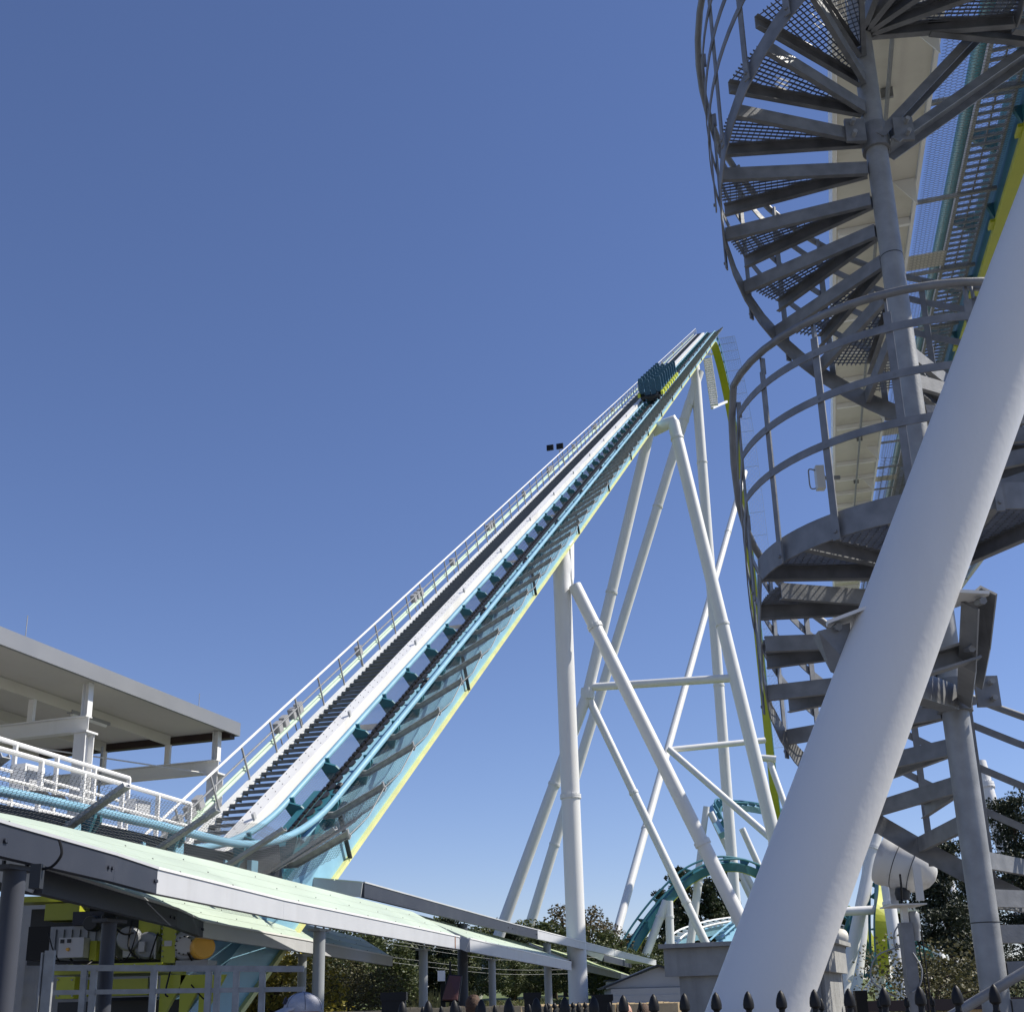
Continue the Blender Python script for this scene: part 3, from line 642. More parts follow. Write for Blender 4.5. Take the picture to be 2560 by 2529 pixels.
# ================================================================== QUEUE CANOPIES
def canopy(label, pts, zbot, depth, rise, dark_to, fh=.25, panel='mint', posts=(), nseam=3, post_d=.2, name='queue_canopy', wm='greyL'):
    """pts: plan polyline of the low front fascia; panels rise away to the far side; dark_to: index where the shade-darkened steel beam ends"""
    t = thing(name, label, 'canopy', (pts[0][0], pts[0][1], 0))
    pl_ = [V((x, y, zbot)) for x, y in pts]; n = len(pl_); rise = rise if isinstance(rise, list) else [rise]*n
    nrm = []
    for i in range(n):
        a = pl_[max(i-1, 0)]; b = pl_[min(i+1, n-1)]; d = (b-a).normalized(); nrm.append(V((-d.y, d.x, 0)))    # towards the far (left) side
    # fascia pieces
    for i in range(n-1):
        m_ = 'slate' if i < dark_to else wm  # left fascia pieces carry shade in their darker colour
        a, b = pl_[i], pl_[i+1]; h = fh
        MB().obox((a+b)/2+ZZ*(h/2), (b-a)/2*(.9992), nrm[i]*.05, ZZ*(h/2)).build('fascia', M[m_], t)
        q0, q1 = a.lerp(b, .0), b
        MB().obox((q0+q1)/2+ZZ*(h+.016)+nrm[i]*.02, (q1-q0)/2*.999, nrm[i]*.085, ZZ*.015).build('edge_trim', M['greyL' if i < dark_to else 'white'], t)
        if i < dark_to:
            for sg in (.93, .97):
                for zz in (.3, ): MB().lathe([(.022, 0), (.02, .02)], a.lerp(b, sg)-nrm[i]*.051+ZZ*h*.5, -nrm[i], 8).build('bolt', M['slate'], t, True)
    # roof panels in strips
    w_ = depth/nseam
    for j in range(nseam):
        for i in range(n-1):
            a, b = pl_[i], pl_[i+1]; na, nb = nrm[i], nrm[i+1]
            f0, f1 = (j*w_+.012), ((j+1)*w_-.012)
            z_ = lambda k_, f: fh+.035+rise[k_]*f/depth
            q = [a+na*f0+ZZ*z_(i, f0), b+nb*f0+ZZ*z_(i+1, f0), b+nb*f1+ZZ*z_(i+1, f1), a+na*f1+ZZ*z_(i, f1)]; q2 = [v-ZZ*.03 for v in q]
            MB().add(q+q2, [(0, 1, 2, 3), (7, 6, 5, 4), (0, 4, 5, 1), (1, 5, 6, 2), (2, 6, 7, 3), (3, 7, 4, 0)]).build('roof_panel', M[panel], t)
    sc_ = MB()
    for i in range(n-1):
        a, b = pl_[i], pl_[i+1]; d = (b-a).length
        for k_ in range(int(d/1.7)):
            f = (k_+.5)*1.7/d; rs_ = rise[i]*(1-f)+rise[i+1]*f
            for j in range(nseam):
                for e in (.15, ):
                    ff = (j+e)*w_; p_ = a.lerp(b, f)+nrm[i].lerp(nrm[i+1], f)*ff+ZZ*(fh+.036+rs_*ff/depth); sc_.lathe([(.014, 0), (.008, .012)], p_, ZZ, 5)
    sc_.build('panel_screws', M['dark'], t, kind='stuff')
    # end trim and far edge
    for i in (0, n-1):
        a = pl_[i]+ZZ*(fh*.5); b = a+nrm[i]*depth+ZZ*rise[i]; MB().beam(a, b, .07, fh, ZZ).build('end_trim', M['greyL'], t)
    for (x, y, off_, m_) in posts:
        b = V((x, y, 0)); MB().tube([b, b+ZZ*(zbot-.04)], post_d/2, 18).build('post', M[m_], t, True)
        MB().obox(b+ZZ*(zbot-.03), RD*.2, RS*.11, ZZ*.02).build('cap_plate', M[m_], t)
        for sg in (-1, 1): MB().lathe([(.02, 0), (.02, .05)], b+RD*.15*sg+ZZ*(zbot-.02), ZZ, 6).build('bolt', M[m_], t)
    return t
M['postShade'] = mat('shaded_post_paint', (.055, .060, .076), .5, 0, .06, 1.5, .03, 20, (.1, .1, .1), 2, .3, True, .3)  # post grey with the overhead track's shade put into the colour
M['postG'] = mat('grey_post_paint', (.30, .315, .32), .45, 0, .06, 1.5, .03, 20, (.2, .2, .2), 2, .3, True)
def bxy(x, y, h):                        # plan point where a photo point lies h above the eye
    p = PZ(x, y, EYE+h); return (p.x, p.y)
h1 = 1.35
c1p = [bxy(-120, 2112, h1), bxy(0, 2142, h1), bxy(272, 2204, h1), bxy(380, 2233, h1), bxy(700, 2297, h1), bxy(1144, 2372, h1)]
def post_at(px, py, h, back=.12):
    p = PZ(px, py, EYE+h); return (p.x-.1, p.y+back)
canopy('long mint-topped queue canopy with a rust streak at its end', c1p, EYE+h1, 1.1, [.27, .31, .43, .50, .60, .60], 3, .27, posts=[(*post_at(53, 2158, h1), 0, 'postShade'), (*post_at(811, 2318, h1), 0, 'postG'), (*post_at(1049, 2356, 1.35, 2.2), 0, 'postG')], post_d=.2)
h2 = 1.18
M['rust'] = mat('rust', (.22, .085, .03), .9, 0, .3, 20)
can1 = bpy.data.objects['queue_canopy']; e_ = V((*c1p[-1], EYE+h1)); d1 = (e_-V((*c1p[-2], EYE+h1))).normalized(); n1_ = V((d1.y, -d1.x, 0))
MB().obox(e_-d1*.42+n1_*.053+ZZ*.13, d1*.035, n1_*.002, ZZ*.125).build('rust_streak', M['rust'], can1)
c2p = [bxy(92, 2233, h2), bxy(432, 2317, h2), bxy(499, 2342, h2), bxy(760, 2380, h2), bxy(977, 2414, h2)]
canopy('lower mint queue canopy before the blue lift foot, its grey end beam showing', c2p, EYE+h2, .85, [.30, .42, .46, .52, .52], 2, .23, posts=[(*post_at(287, 2293, h2), 0, 'postShade'), (*post_at(766, 2382, h2), 0, 'postG')], post_d=.18)
h3 = 2.35
c3p = [bxy(905, 2242, h3), bxy(1285, 2334, h3), bxy(1341, 2346, h3), bxy(1639, 2413, h3)]
canopy('queue canopy seen nearly edge-on, rising over the end of the long canopy', c3p, EYE+h3, 1.9, .24, 2, .30, posts=[(*post_at(1164, 2306, h3, .15), 0, 'postShade'), (*post_at(1374, 2356, h3, .15), 0, 'postG')], nseam=3, post_d=.29)
c4p = [bxy(1170, 2378, h1), bxy(1300, 2402, h1), bxy(1426, 2425, h1)]
canopy('short mint queue canopy crossing in front of two raking lift legs', c4p, EYE+h1, 1.6, .70, 0, .3, posts=[(*post_at(1238, 2394, h1, .3), 0, 'postG')], post_d=.2)
c5p = [bxy(1420, 2418, 1.6), bxy(1622, 2462, 1.6), bxy(1716, 2478, 1.6)]
canopy('weathered olive queue canopy beside the siding-clad shed', c5p, EYE+1.6, 1.7, .75, 1, .34, panel='olive', posts=[(*post_at(1552, 2452, 1.6, .3), 0, 'postG'), (*post_at(1608, 2462, 1.6, .3), 0, 'postG'), (*post_at(1697, 2470, 1.6, -6), 0, 'postG')], post_d=.3)
c6p = [bxy(1508, 2402, 2.6), bxy(1720, 2452, 2.6)]
canopy('pale distant queue canopy over the olive one', c6p, EYE+2.6, 1.8, .85, 1, .4, posts=[(*post_at(1666, 2446, 2.6, .4), 0, 'postG')], post_d=.3)
c7p = [bxy(1640, 2409, 3.4), bxy(1720, 2427, 3.4)]
canopy('sliver of a far canopy against the grey hut', c7p, EYE+3.4, 1.6, .5, 0, .3, posts=[(*post_at(1690, 2425, 3.4, .4), 0, 'postG')], post_d=.3)
# conduit bits on the first post of the long canopy
q0 = P(92, 2190, 9.9)
jb = thing('canopy_junction_box', 'small dark junction box with looped cable on the dark canopy post', 'box', q0[:])
MB().obox(q0, V((.045, 0, 0)), V((0, .04, 0)), V((0, 0, .10))).build('case', M['dark'], jb)
MB().tube(smooth_pts([q0+V((.03, 0, .06)), q0+V((.12, 0, .08)), q0+V((.19, 0, .18)), q0+V((.16, 0, .30))]), .012, 6).build('cable', M['black'], jb, True)

# ================================================================== LIFT DRIVE
Ym = 20.0
dv = thing('lift_drive', 'lime green lift motor drive with grey gearbox under the canopies', 'motor drive', P(300, 2540, Ym)[:])
def pb(x0, y0, x1, y1, Y, dY, name, m, parent=dv):     # block whose front face covers a photo rectangle at distance Y
    a, b = P(x0, y1, Y), P(x1, y0, Y)
    return MB().box(a.x, b.x, Y, Y+dY, a.z, b.z).build(name, M[m], parent)
pb(120, 2404, 405, 2418, Ym-.25, 2.2, 'skid_top', 'lime')
pb(130, 2418, 400, 2436, Ym+.1, 1.6, 'skid_web', 'lime')
pb(138, 2440, 188, 2496, Ym-.2, .5, 'skid_leg', 'lime'); pb(188, 2444, 370, 2490, Ym+.25, .6, 'skid_beam', 'lime')
for x in (402, 452, 500): MB().prism([(0, 0), (.42, 0), (.10, -.62), (0, -.62)], P(x, 2436, Ym), V((1, 0, 0)), ZZ, V((0, .12, 0))).build('gusset', M['lime'], dv)
pb(400, 2452, 470, 2486, Ym+.15, .5, 'skid_beam', 'lime')
pb(402, 2312, 442, 2406, Ym-.1, .9, 'housing', 'lime'); pb(345, 2290, 402, 2335, Ym+.15, .7, 'housing', 'lime')
pb(0, 2236, 230, 2256, Ym+1.2, .6, 'overhead_beam', 'lime'); pb(60, 2176, 240, 2206, Ym+.6, .4, 'overhead_beam', 'lime'); pb(110, 2256, 200, 2300, Ym+1.0, .5, 'hanger', 'lime')
def pcyl(x, y, r, Y, dY, name, m, ax=(0, 1, 0), n=24):
    c = P(x, y, Y); return MB().lathe([(r*.86, 0), (r, .03), (r, dY-.02), (r*.9, dY)], c, V(ax), n).build(name, M[m], dv, True)
pcyl(510, 2366, .19, Ym-.25, .3, 'orange_cover', 'orange', (-.5, 1, 0), 28)
pcyl(462, 2362, .24, Ym-.1, .5, 'gearbox', 'motor'); pcyl(460, 2362, .16, Ym-.16, .08, 'bearing_cap', 'greyL')
bm = MB(); c = P(460, 2362, Ym-.165)
for j in range(12): bm.lathe([(.014, 0), (.014, .03)], c+V((.14*cos(j*pi/6), -.02, .14*sin(j*pi/6))), (0, 1, 0), 6)
bm.build('cap_bolts', M['dark'], dv, kind='stuff')
pb(438, 2398, 520, 2418, Ym-.1, .6, 'gearbox_foot', 'motor'); pb(470, 2330, 494, 2390, Ym, .4, 'gearbox_side', 'motor')
pcyl(366, 2362, .22, Ym+.05, .3, 'brake_disc', 'motor'); pb(384, 2338, 392, 2396, Ym, .35, 'brake_shoe', 'greyL'); pb(345, 2352, 362, 2378, Ym-.05, .2, 'actuator', 'greyL')
pb(306, 2320, 332, 2392, Ym+.05, .5, 'coupling', 'greyL'); pcyl(320, 2345, .2, Ym, .3, 'coupling_drum', 'motor'); pb(120, 2312, 270, 2396, Ym+.5, .9, 'motor_body', 'motor'); pcyl(225, 2306, .13, Ym+.2, .25, 'fan_end', 'dark'); pb(180, 2276, 260, 2312, Ym+.4, .6, 'motor_top', 'slate')
pb(64, 2314, 128, 2400, Ym+.6, .9, 'motor_end', 'black')
pb(222, 2350, 242, 2400, Ym-.15, .3, 'bracket', 'lime')
pb(66, 2262, 470, 2412, Ym+1.9, .2, 'shade_sheet', 'dark'); pb(140, 2496, 470, 2560, Ym+1.2, .2, 'shade_sheet', 'dark')  # dark sheets added for the deep shade in the machinery gaps
rh = random.Random(5)
for x0, y0, x1, y1 in ((250, 2300, 300, 2400), (258, 2290, 335, 2330), (330, 2300, 350, 2400), (345, 2320, 300, 2404), (395, 2330, 372, 2402), (120, 2330, 150, 2404), (430, 2410, 420, 2490), (240, 2420, 262, 2500), (372, 2440, 376, 2540), (380, 2440, 385, 2540), (478, 2460, 520, 2480), (440, 2330, 480, 2400)):
    a_, b_ = P(x0, y0, Ym-.05), P(x1, y1, Ym-.1); m_ = (a_+b_)/2+V((rh.uniform(-.1, .1), -.06, -rh.uniform(.05, .18)))
    MB().tube(smooth_pts([a_, m_, b_]), rh.uniform(.010, .018), 6).build('hose', M['black'], dv, True)
bq = MB()
for x, y in [(406+34*(i % 2), 2320+14*(i//2)) for i in range(12)]+[(140+28*i, 2411) for i in range(10)]+[(145, 2448), (180, 2448), (145, 2488), (180, 2488)]:
    bq.lathe([(.016, 0), (.013, .02)], P(x, y, Ym-.25 if y in (2411,) else Ym-.11 if y < 2411 else Ym-.21), (0, -1, 0), 6)
bq.build('frame_bolts', M['motor'], dv, kind='stuff')
for i in range(7): pb(132+20*i, 2322, 140+20*i, 2390, Ym+.46, .05, 'cooling_fin', 'motor')
pb(410, 2350, 430, 2364, Ym-.108, .006, 'rating_plate', 'greyL')
cb = thing('control_box', 'pale control box with an orange knob mounted on the lime drive', 'control box', P(182, 2395, Ym-.4)[:])
a, b = P(144, 2393, Ym-.4), P(192, 2342, Ym-.4); MB().box(a.x, b.x+.12, Ym-.4, Ym-.1, a.z, b.z).build('case', M['greyL'], cb)
c = P(170, 2372, Ym-.4); MB().lathe([(.03, 0), (.024, .04)], c, (0, -1, 0), 12).build('knob', M['orange'], cb, True)
for x, y in ((156, 2352), (173, 2351)): c = P(x, y, Ym-.4); MB().box(c.x-.03, c.x+.03, Ym-.412, Ym-.4005, c.z-.03, c.z+.03).build('switch_plate', M['dark'], cb)
MB().tube(smooth_pts([P(176, 2396, Ym-.3), P(190, 2410, Ym-.4), P(215, 2412, Ym-.4), P(230, 2400, Ym-.3)]), .02, 6).build('cable', M['black'], cb, True)
# shaded masonry and louvres behind the drive
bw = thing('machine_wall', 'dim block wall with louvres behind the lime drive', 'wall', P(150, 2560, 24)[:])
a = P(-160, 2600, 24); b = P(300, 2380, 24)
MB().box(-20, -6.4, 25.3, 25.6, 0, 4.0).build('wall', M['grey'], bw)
for i in range(7): pb(-20, 2240+40*i, 20, 2262+40*i, 23.6, .3, 'louvre', 'white', bw)
for i in range(7): pb(58+9*i, 2400, 64+9*i, 2560, 24.1, .12, 'pilaster', 'grey', bw)
pb(240, 2490, 372, 2545, 21.5, .8, 'cable_cabinet', 'slate', bw); pb(372, 2490, 480, 2545, 22.5, .8, 'cable_cabinet', 'dark', bw)
# block kerb wall in front
kw = thing('retaining_wall', 'low tan block wall behind the grey railing', 'wall', P(500, 2560, 15.6)[:])
bl = MB().box(-.19, .19, -.1, .1, -.09, .09).mesh('block')
for r_ in range(6):
    for i in range(22):
        c = P(250, 2535, 15.8); inst('block', bl, M['tan'], kw, Matrix.Translation((c.x-1.2+i*.4+(.2 if r_ % 2 else 0), 15.8, EYE-.07-.19*r_)))
# railing before the drive
rl = thing('queue_railing', 'grey square-tube railing in front of the lime drive', 'railing', P(400, 2560, 14.5)[:])
Yr = 14.5
def rz(y): return P(500, y, Yr).z
xs_ = [158, 206, 232, 385, 524, 545, 588, 658, 752]
pA, pB = P(132, 2418, Yr), P(760, 2421, Yr)
MB().beam(pA, pB, .05, .07).build('top_rail', M['galvL'], rl); MB().beam(P(132, 2480, Yr), P(760, 2471, Yr), .04, .055).build('mid_rail', M['galvL'], rl)
for x in (212, 236, 386, 523, 545, 592, 657):
    a = P(x, 2422, Yr); MB().box(a.x-.035, a.x+.035, Yr-.03, Yr+.03, 0, a.z).build('post', M['galvL'], rl)
gp = thing('gate_post', 'pale flat gate post standing at the end of the railing', 'post', P(125, 2560, 13)[:])
a = P(112, 2375, 13); b_ = P(136, 2375, 13); MB().box(a.x, b_.x, 13, 13.05, 0, a.z).build('plate', M['galvL'], gp); MB().box(a.x-.03, a.x-.012, 12.98, 13.08, 0, a.z-.02).build('hinge_bar', M['galvL'], gp)

# ================================================================== SPIRAL STAIR
E_ = .9333
def ez(z): return EYE+(z-EYE)*E_
PX, PY = 2.88*E_, 7.5*E_
RT = 1.19*E_; RR = 1.25*E_
RIS = .258*E_; ST = 18.6
stair = thing('spiral_stair', 'galvanised spiral stair winding round a steel pole', 'spiral stair', (PX, PY, 0))
# angle runs downwards clockwise; upper flight k (k=5 points left), landing, lower flight
def pol(r, a, z): return V((PX+r*cos(radians(a)), PY+r*sin(radians(a)), z))
up_t = [(k, -144.4+360-ST*(k-3), ez(8.19)-RIS*(k-3)) for k in range(1, 18)]     # k=17 is the last before the landing
LZ = ez(4.42); LA0, LA1 = up_t[-1][1]-ST, 182.0-360                              # landing from ~-63 (297) down to 182-360
low_t = [(k, 196.0-18.2*k-360, LZ-.226*min(k+1, 9)-.205*max(0, k-8)) for k in range(0, 22)]
low_t = [q for q in low_t if q[2] > .12]
# one tread, local frame: x radial, y towards larger angle (nearer edge at y=0 line), spans TW degrees clockwise
TW = 20.5
tw = radians(TW); rp_ = .085
fr_ = MB()
def lp_(r, a): return V((r*cos(a), r*sin(a), 0))
ch_h = .10
for a_, flip in ((0.0, 1), (-tw, -1)):
    d = V((cos(a_), sin(a_), 0)); sd = V((-sin(a_), cos(a_), 0))
    A = d*rp_; B = d*RT
    fr_.sweep([A-ZZ*(ch_h/2), B-ZZ*(ch_h/2)], chan(.035, ch_h, .006, flip), up=(0, 0, 1))
tread_me = fr_.mesh('tread')
gr = MB(); dm = V((cos(-tw/2), sin(-tw/2), 0)); sm = V((-dm.y, dm.x, 0))
def hw(x):                               # half width of the wedge at radial distance x along its middle
    return max(0, x*tan(tw/2)-.02)
ymax = RT*sin(tw/2)-.02; yb = -int(ymax/.034)*.034
while yb <= ymax:                        # bearing bars along the tread
    x0 = max(rp_+.04, (abs(yb)+.02)/tan(tw/2)); x1 = sqrt(max(0, RT*RT-yb*yb))
    if x1-x0 > .05: gr.obox(dm*((x0+x1)/2)+sm*yb-ZZ*.008, dm*((x1-x0)/2), sm*.002, ZZ*.007)
    yb += .034
xb = .2
while xb < RT*.995:
    h_ = hw(xb)
    if h_ > .01: gr.obox(dm*xb-ZZ*.006, dm*.002, sm*h_, ZZ*.004)
    xb += .042
gr_me = gr.mesh('grating', recalc=False)
for k, a, z in up_t+low_t:
    fr = frame(V((PX, PY, z)), V((cos(radians(a)), sin(radians(a)), 0)), V((-sin(radians(a)), cos(radians(a)), 0)), ZZ)
    t_ = inst('tread', tread_me, M['galv'], stair, fr)
    sub('grating', gr_me, M['grate'], t_)
# landing
na = 26; aa = [LA0+(LA1-LA0)*i/na for i in range(na+1)]
mb = MB(); mb.sweep([pol(RT+.01, a, LZ) for a in aa], rect(-.006, .006, -.125, .03)); mb.build('landing_fascia', M['galv'], stair)
for i, a in enumerate((LA0, LA0-29, LA0-58, LA0-87, LA1)):
    MB().sweep([pol(.08, a, LZ-.055), pol(RT, a, LZ-.055)], chan(.045, .11, .008, 1 if i < 3 else -1)).build('landing_beam', M['galv'], stair)
lg = MB(); y = -1.2
inL = lambda a: (a-LA1) % 360 <= (LA0-LA1)
def bar(fixed, axis):
    stepn = 160; seg = None; w_ = .0022
    for i in range(stepn+1):
        v = -1.2+2.4*i/stepn; x_, y_ = (v, fixed) if axis == 0 else (fixed, v); r_ = math.hypot(x_, y_); a_ = degrees(atan2(y_, x_))
        ok = .08 < r_ < RT and inL(a_)
        if ok and seg is None: seg = v
        if (not ok or i == stepn) and seg is not None:
            m_ = (seg+v)/2; h_ = (v-seg)/2
            if axis == 0: lg.obox(V((PX+m_, PY+fixed, LZ-.008)), V((h_, 0, 0)), V((0, w_, 0)), V((0, 0, .007)))
            else: lg.obox(V((PX+fixed, PY+m_, LZ-.006)), V((w_, 0, 0)), V((0, h_, 0)), V((0, 0, .004)))
            seg = None
f_ = -1.2
while f_ < 1.2: bar(f_, 1); f_ += .042
f_ = -1.2
while f_ < 1.2: bar(f_, 0); f_ += .034
lg.build('landing_grating', M['grate'], stair, recalc=False)
# top landing reaching towards the track
UZ = up_t[0][2]+RIS; UA0, UA1 = -4.0, up_t[0][1]-360+ST
ua = [UA0+(UA1-UA0)*i/20 for i in range(21)]
MB().sweep([pol(RT+.01, a, UZ) for a in ua], rect(-.006, .006, -.125, .03)).build('landing_fascia', M['galv'], stair)
for i, a in enumerate((UA0, UA0-22, UA0-44, UA0-66, UA1)):
    MB().sweep([pol(.08, a, UZ-.055), pol(RT, a, UZ-.055)], chan(.045, .11, .008, 1 if i < 3 else -1)).build('landing_beam', M['galv'], stair)
MB().sweep([pol(.5, UA0, UZ-.06), pol(.5, UA0, UZ-.06)+V((1.6, .25, 0))], chan(.05, .12, .008)).build('landing_beam', M['galv'], stair)
MB().sweep([pol(RT, UA0+2, UZ-.06), pol(RT, UA0+2, UZ-.06)+V((1.0, .2, 0))], chan(.05, .12, .008)).build('landing_beam', M['galv'], stair)
lg = MB(); LZ_, LA0_, LA1_ = LZ, LA0, LA1
LZ, LA0, LA1 = UZ, UA0, UA1
inL = lambda a: UA1 <= a <= UA0
f_ = -1.2
while f_ < 1.2: bar(f_, 1); f_ += .042
f_ = -1.2
while f_ < 1.2: bar(f_, 0); f_ += .034
lg.build('landing_grating', M['grate'], stair, recalc=False)
LZ, LA0, LA1 = LZ_, LA0_, LA1_
# helical walking line: z at angle (continuous, decreasing angle)
knots = [(q[1], q[2]) for q in up_t]+[(LA0, LZ), (LA1, LZ)]+[(q[1], q[2]) for q in low_t if q[1] < LA1-6]
knots.sort(key=lambda q: -q[0])
def wz(a):
    for (a0, z0), (a1, z1) in zip(knots, knots[1:]):
        if a0 >= a >= a1: return z0+(z1-z0)*(a0-a)/(a0-a1) if a0 != a1 else z0
    return knots[-1][1] if a < knots[-1][0] else knots[0][1]
a_hi, a_lo = knots[0][0]-2, knots[-1][0]-16
def helix(r, dz, step=4.0, a0=None, a1=None):
    a = a_hi if a0 is None else a0; e = a_lo if a1 is None else a1; out = []
    while a > e: out.append(pol(r, a, wz(a)+dz)); a -= step
    out.append(pol(r, e, wz(e)+dz)); return out
HR = 1.25
MB().tube(helix(RR+.02, HR, 7.5), .0245, 10).build('handrail', M['galv'], stair, True)
for dz in (1.04, .74, .44): MB().sweep(helix(RR, dz), rect(-.004, .004, -.024, .024)).build('guard_bar', M['galv'], stair)
for a0, a1 in ((a_hi, up_t[-1][1]-ST), (LA1, a_lo)): MB().sweep(helix(RT+.012, -.075, 9.3, a0, a1), rect(-.004, .004, -.065, .065)).build('string', M['galv'], stair)
bl_ = MB(); bl_.box(-.005, .005, -.022, .022, -.15, HR-.10); bl_.box(-.024, .006, -.008, .008, HR-.12, HR-.01)
for zz in (1.04, .74, .44, -.10): bl_.lathe([(.013, 0), (.011, .012)], (.005, 0, zz), (1, 0, 0), 6)
bal_me = bl_.mesh('baluster'); a = a_hi-5
while a > a_lo:
    inst('baluster', bal_me, M['galv'], stair, frame(pol(RR-.012, a, wz(a)), V((cos(radians(a)), sin(radians(a)), 0)), V((-sin(radians(a)), cos(radians(a)), 0)), ZZ)); a -= 18.6 if abs(a-(LA0+LA1)/2) > 60 else 22
# pole
zc1 = P(2390, 1740, PY).z; zc2 = P(2200, 350, PY).z
MB().lathe([(.079, 0), (.079, zc1)], (PX, PY, 0), ZZ, 28).build('pole', M['galvL'], stair, True)
MB().lathe([(.075, zc1), (.075, 12.2)], (PX, PY, 0), ZZ, 28).build('pole', M['galvL'], stair, True)
for y_ in (640, 2310): MB().lathe([(.0762 if y_ == 640 else .0802, -.003), (.0762 if y_ == 640 else .0802, .003)], (PX, PY, P(2300, y_, PY).z), ZZ, 28).build('weld_seam', M['dark'], stair)
for zc, r_ in ((zc1, .105), (zc2, .098)):
    MB().lathe([(.074, -.10), (r_, -.10), (r_, .10), (.074, .10)], (PX, PY, zc), ZZ, 24).build('collar', M['galv'], stair, True)
    for sg in (-1, 1): MB().obox((PX+sg*.17, PY-.10, zc), V((.07, 0, 0)), V((0, .012, 0)), V((0, 0, .095))).build('clamp_plate', M['galv'], stair)
    for sx_ in (-.19, .19):
        for sz_ in (-.05, .05): MB().lathe([(.017, -.06), (.017, .05)], (PX+sx_, PY-.10, zc+sz_), (0, 1, 0), 6).build('bolt', M['galvL'], stair, True)
# struts to the track above
for (x0, y0, x1, y1, w_) in ((2196, 352, 2545, -20, .11), (2232, 372, 2580, 128, .15)):
    MB().sweep([P(x0, y0, PY-.05), P(x1, y1, PY+.25)], chan(.07, w_, .009), up=(0, -1, .3)).build('strut', M['galv'], stair)
# ------------------------------------------------------------------ big raking column in front
Yc = 5.05
bc = thing('raking_column', 'thick white round column leaning across the spiral stair', 'column', P(1800, 2650, Yc)[:])
ca, cb_ = P(1892, 2529, Yc), P(2314, 1388, Yc-.05); d_ = (cb_-ca).normalized()
DIA = .385
MB().tube([ca-d_*2.0, ca+d_*9.0], DIA/2, 64).build('shaft', M['whitec'], bc, True)
# bracket plates on the column and channel arms to the pole
zb_ = P(2270, 1500, Yc)
br = thing('stair_bracket', 'white plates and galvanised channels clamping the stair pole to the leaning column', 'bracket', zb_[:])
def plate3(pts, th, name, m): 
    a = [V(p) for p in pts]; nrm = (a[1]-a[0]).cross(a[2]-a[0]).normalized()*th; n = len(a)
    return MB().add(a+[p+nrm for p in a], [tuple(range(n)), tuple(range(n, 2*n))]+[(i, (i+1) % n, n+(i+1) % n, n+i) for i in range(n)]).build(name, M[m], br)
plate3([P(2160, 1520, Yc), P(2170, 1512, Yc-.12), P(2068, 1550, Yc-.10), P(2064, 1560, Yc+.12), P(2130, 1570, Yc+.2)], .014, 'plate', 'whitec')
plate3([P(2335, 1478, Yc-.15), P(2350, 1478, Yc-.15), P(2474, 1484, Yc-.05), P(2470, 1494, Yc+.22), P(2385, 1520, Yc+.2)], .014, 'plate', 'whitec')
MB().sweep([P(2078, 1575, Yc+.03), P(2100, 1635, Yc+.03), P(2240, 1700, Yc+.7), P(2372, 1745, PY-.14)], chan(.10, .15, .012, -1), up=(0, 0, 1)).build('channel_arm', M['galv'], br)
MB().sweep([P(2448, 1494, Yc+.06), P(2436, 1640, Yc+.4), P(2425, 1735, PY-.14)], chan(.09, .14, .012, 1), up=(.6, -.6, 1)).build('channel_arm', M['galv'], br)
MB().sweep([P(2300, 1668, Yc+.35), P(2436, 1625, Yc+.35)], chan(.09, .10, .012, 1), up=(0, 0, 1)).build('channel_tie', M['galv'], br)
for x, y, Y in ((2092, 1568, Yc-.02), (2452, 1503, Yc-.02), (2425, 1622, Yc+.28), (2376, 1762, PY-.2), (2432, 1755, PY-.2)):
    c = P(x, y, Y); MB().lathe([(.018, -.03), (.018, .04)], c, (0, 1, .2), 6).build('bolt', M['galv'], br, True)

# ================================================================== OVERHEAD BRAKE TRACK
VD = V((.25976, .94749, .18652)); aT = atan2(VD.x, VD.y); TT = V((cos(aT), -sin(aT), 0)); MM = TT.cross(VD); PT = V((4.3487, 11.3, 10.7866))
def T(v, t, m): return PT+VD*v+TT*t+MM*m
def tbar(v0, v1, t0, t1, m0, m1, name, m, parent): return MB().obox(T((v0+v1)/2, (t0+t1)/2, (m0+m1)/2), VD*((v1-v0)/2), TT*((t1-t0)/2), MM*((m1-m0)/2)).build(name, M[m], parent)
bw_ = thing('brake_walkway', 'cream-bellied walkway panel hung along the overhead brake track', 'walkway', T(0, 0, 0)[:])
va, vb = -7, 62
tbar(va, vb, -.47, .44, .0, .02, 'belly_panel', 'cream', bw_)
tbar(va, vb, -.52, -.475, -.02, .42, 'side_channel', 'white', bw_); tbar(va, vb, .445, .485, -.05, .30, 'side_channel', 'white', bw_)
v = va+.9; j = 0
while v < 45:
    if 1.3 < v < 12 or v > 14 or v < -2: tbar(v, v+.07, -.45, .43, -.09, -.003, 'cross_rib', 'white', bw_)
    if j % 2 == 0: MB().prism([(.43, -.003), (.43, -.34), (.18, -.003)], T(v+.5, 0, 0), TT, MM, VD*.014).build('gusset', M['white'], bw_)
    v += 1.55; j += 1
MB().tube([T(-7, .02, -.11), T(30, .02, -.11)], .022, 8).build('conduit', M['galv'], bw_, True)
for v in (-1.5, .6, 3.2, 6, 9, 12, 16): MB().obox(T(v, .02, -.06), VD*.02, TT*.06, MM*.05).build('conduit_clip', M['galv'], bw_)
kb_ = thing('walkway_box', 'small pale box with a bent pipe beside the walkway', 'box', T(9, -.75, .1)[:])
c = P(2042, 1195, 21.0); MB().obox(c+V((.06, 0, 0)), V((.08, 0, 0)), V((0, .08, 0)), V((0, 0, .24))).build('case', M['greyL'], kb_)
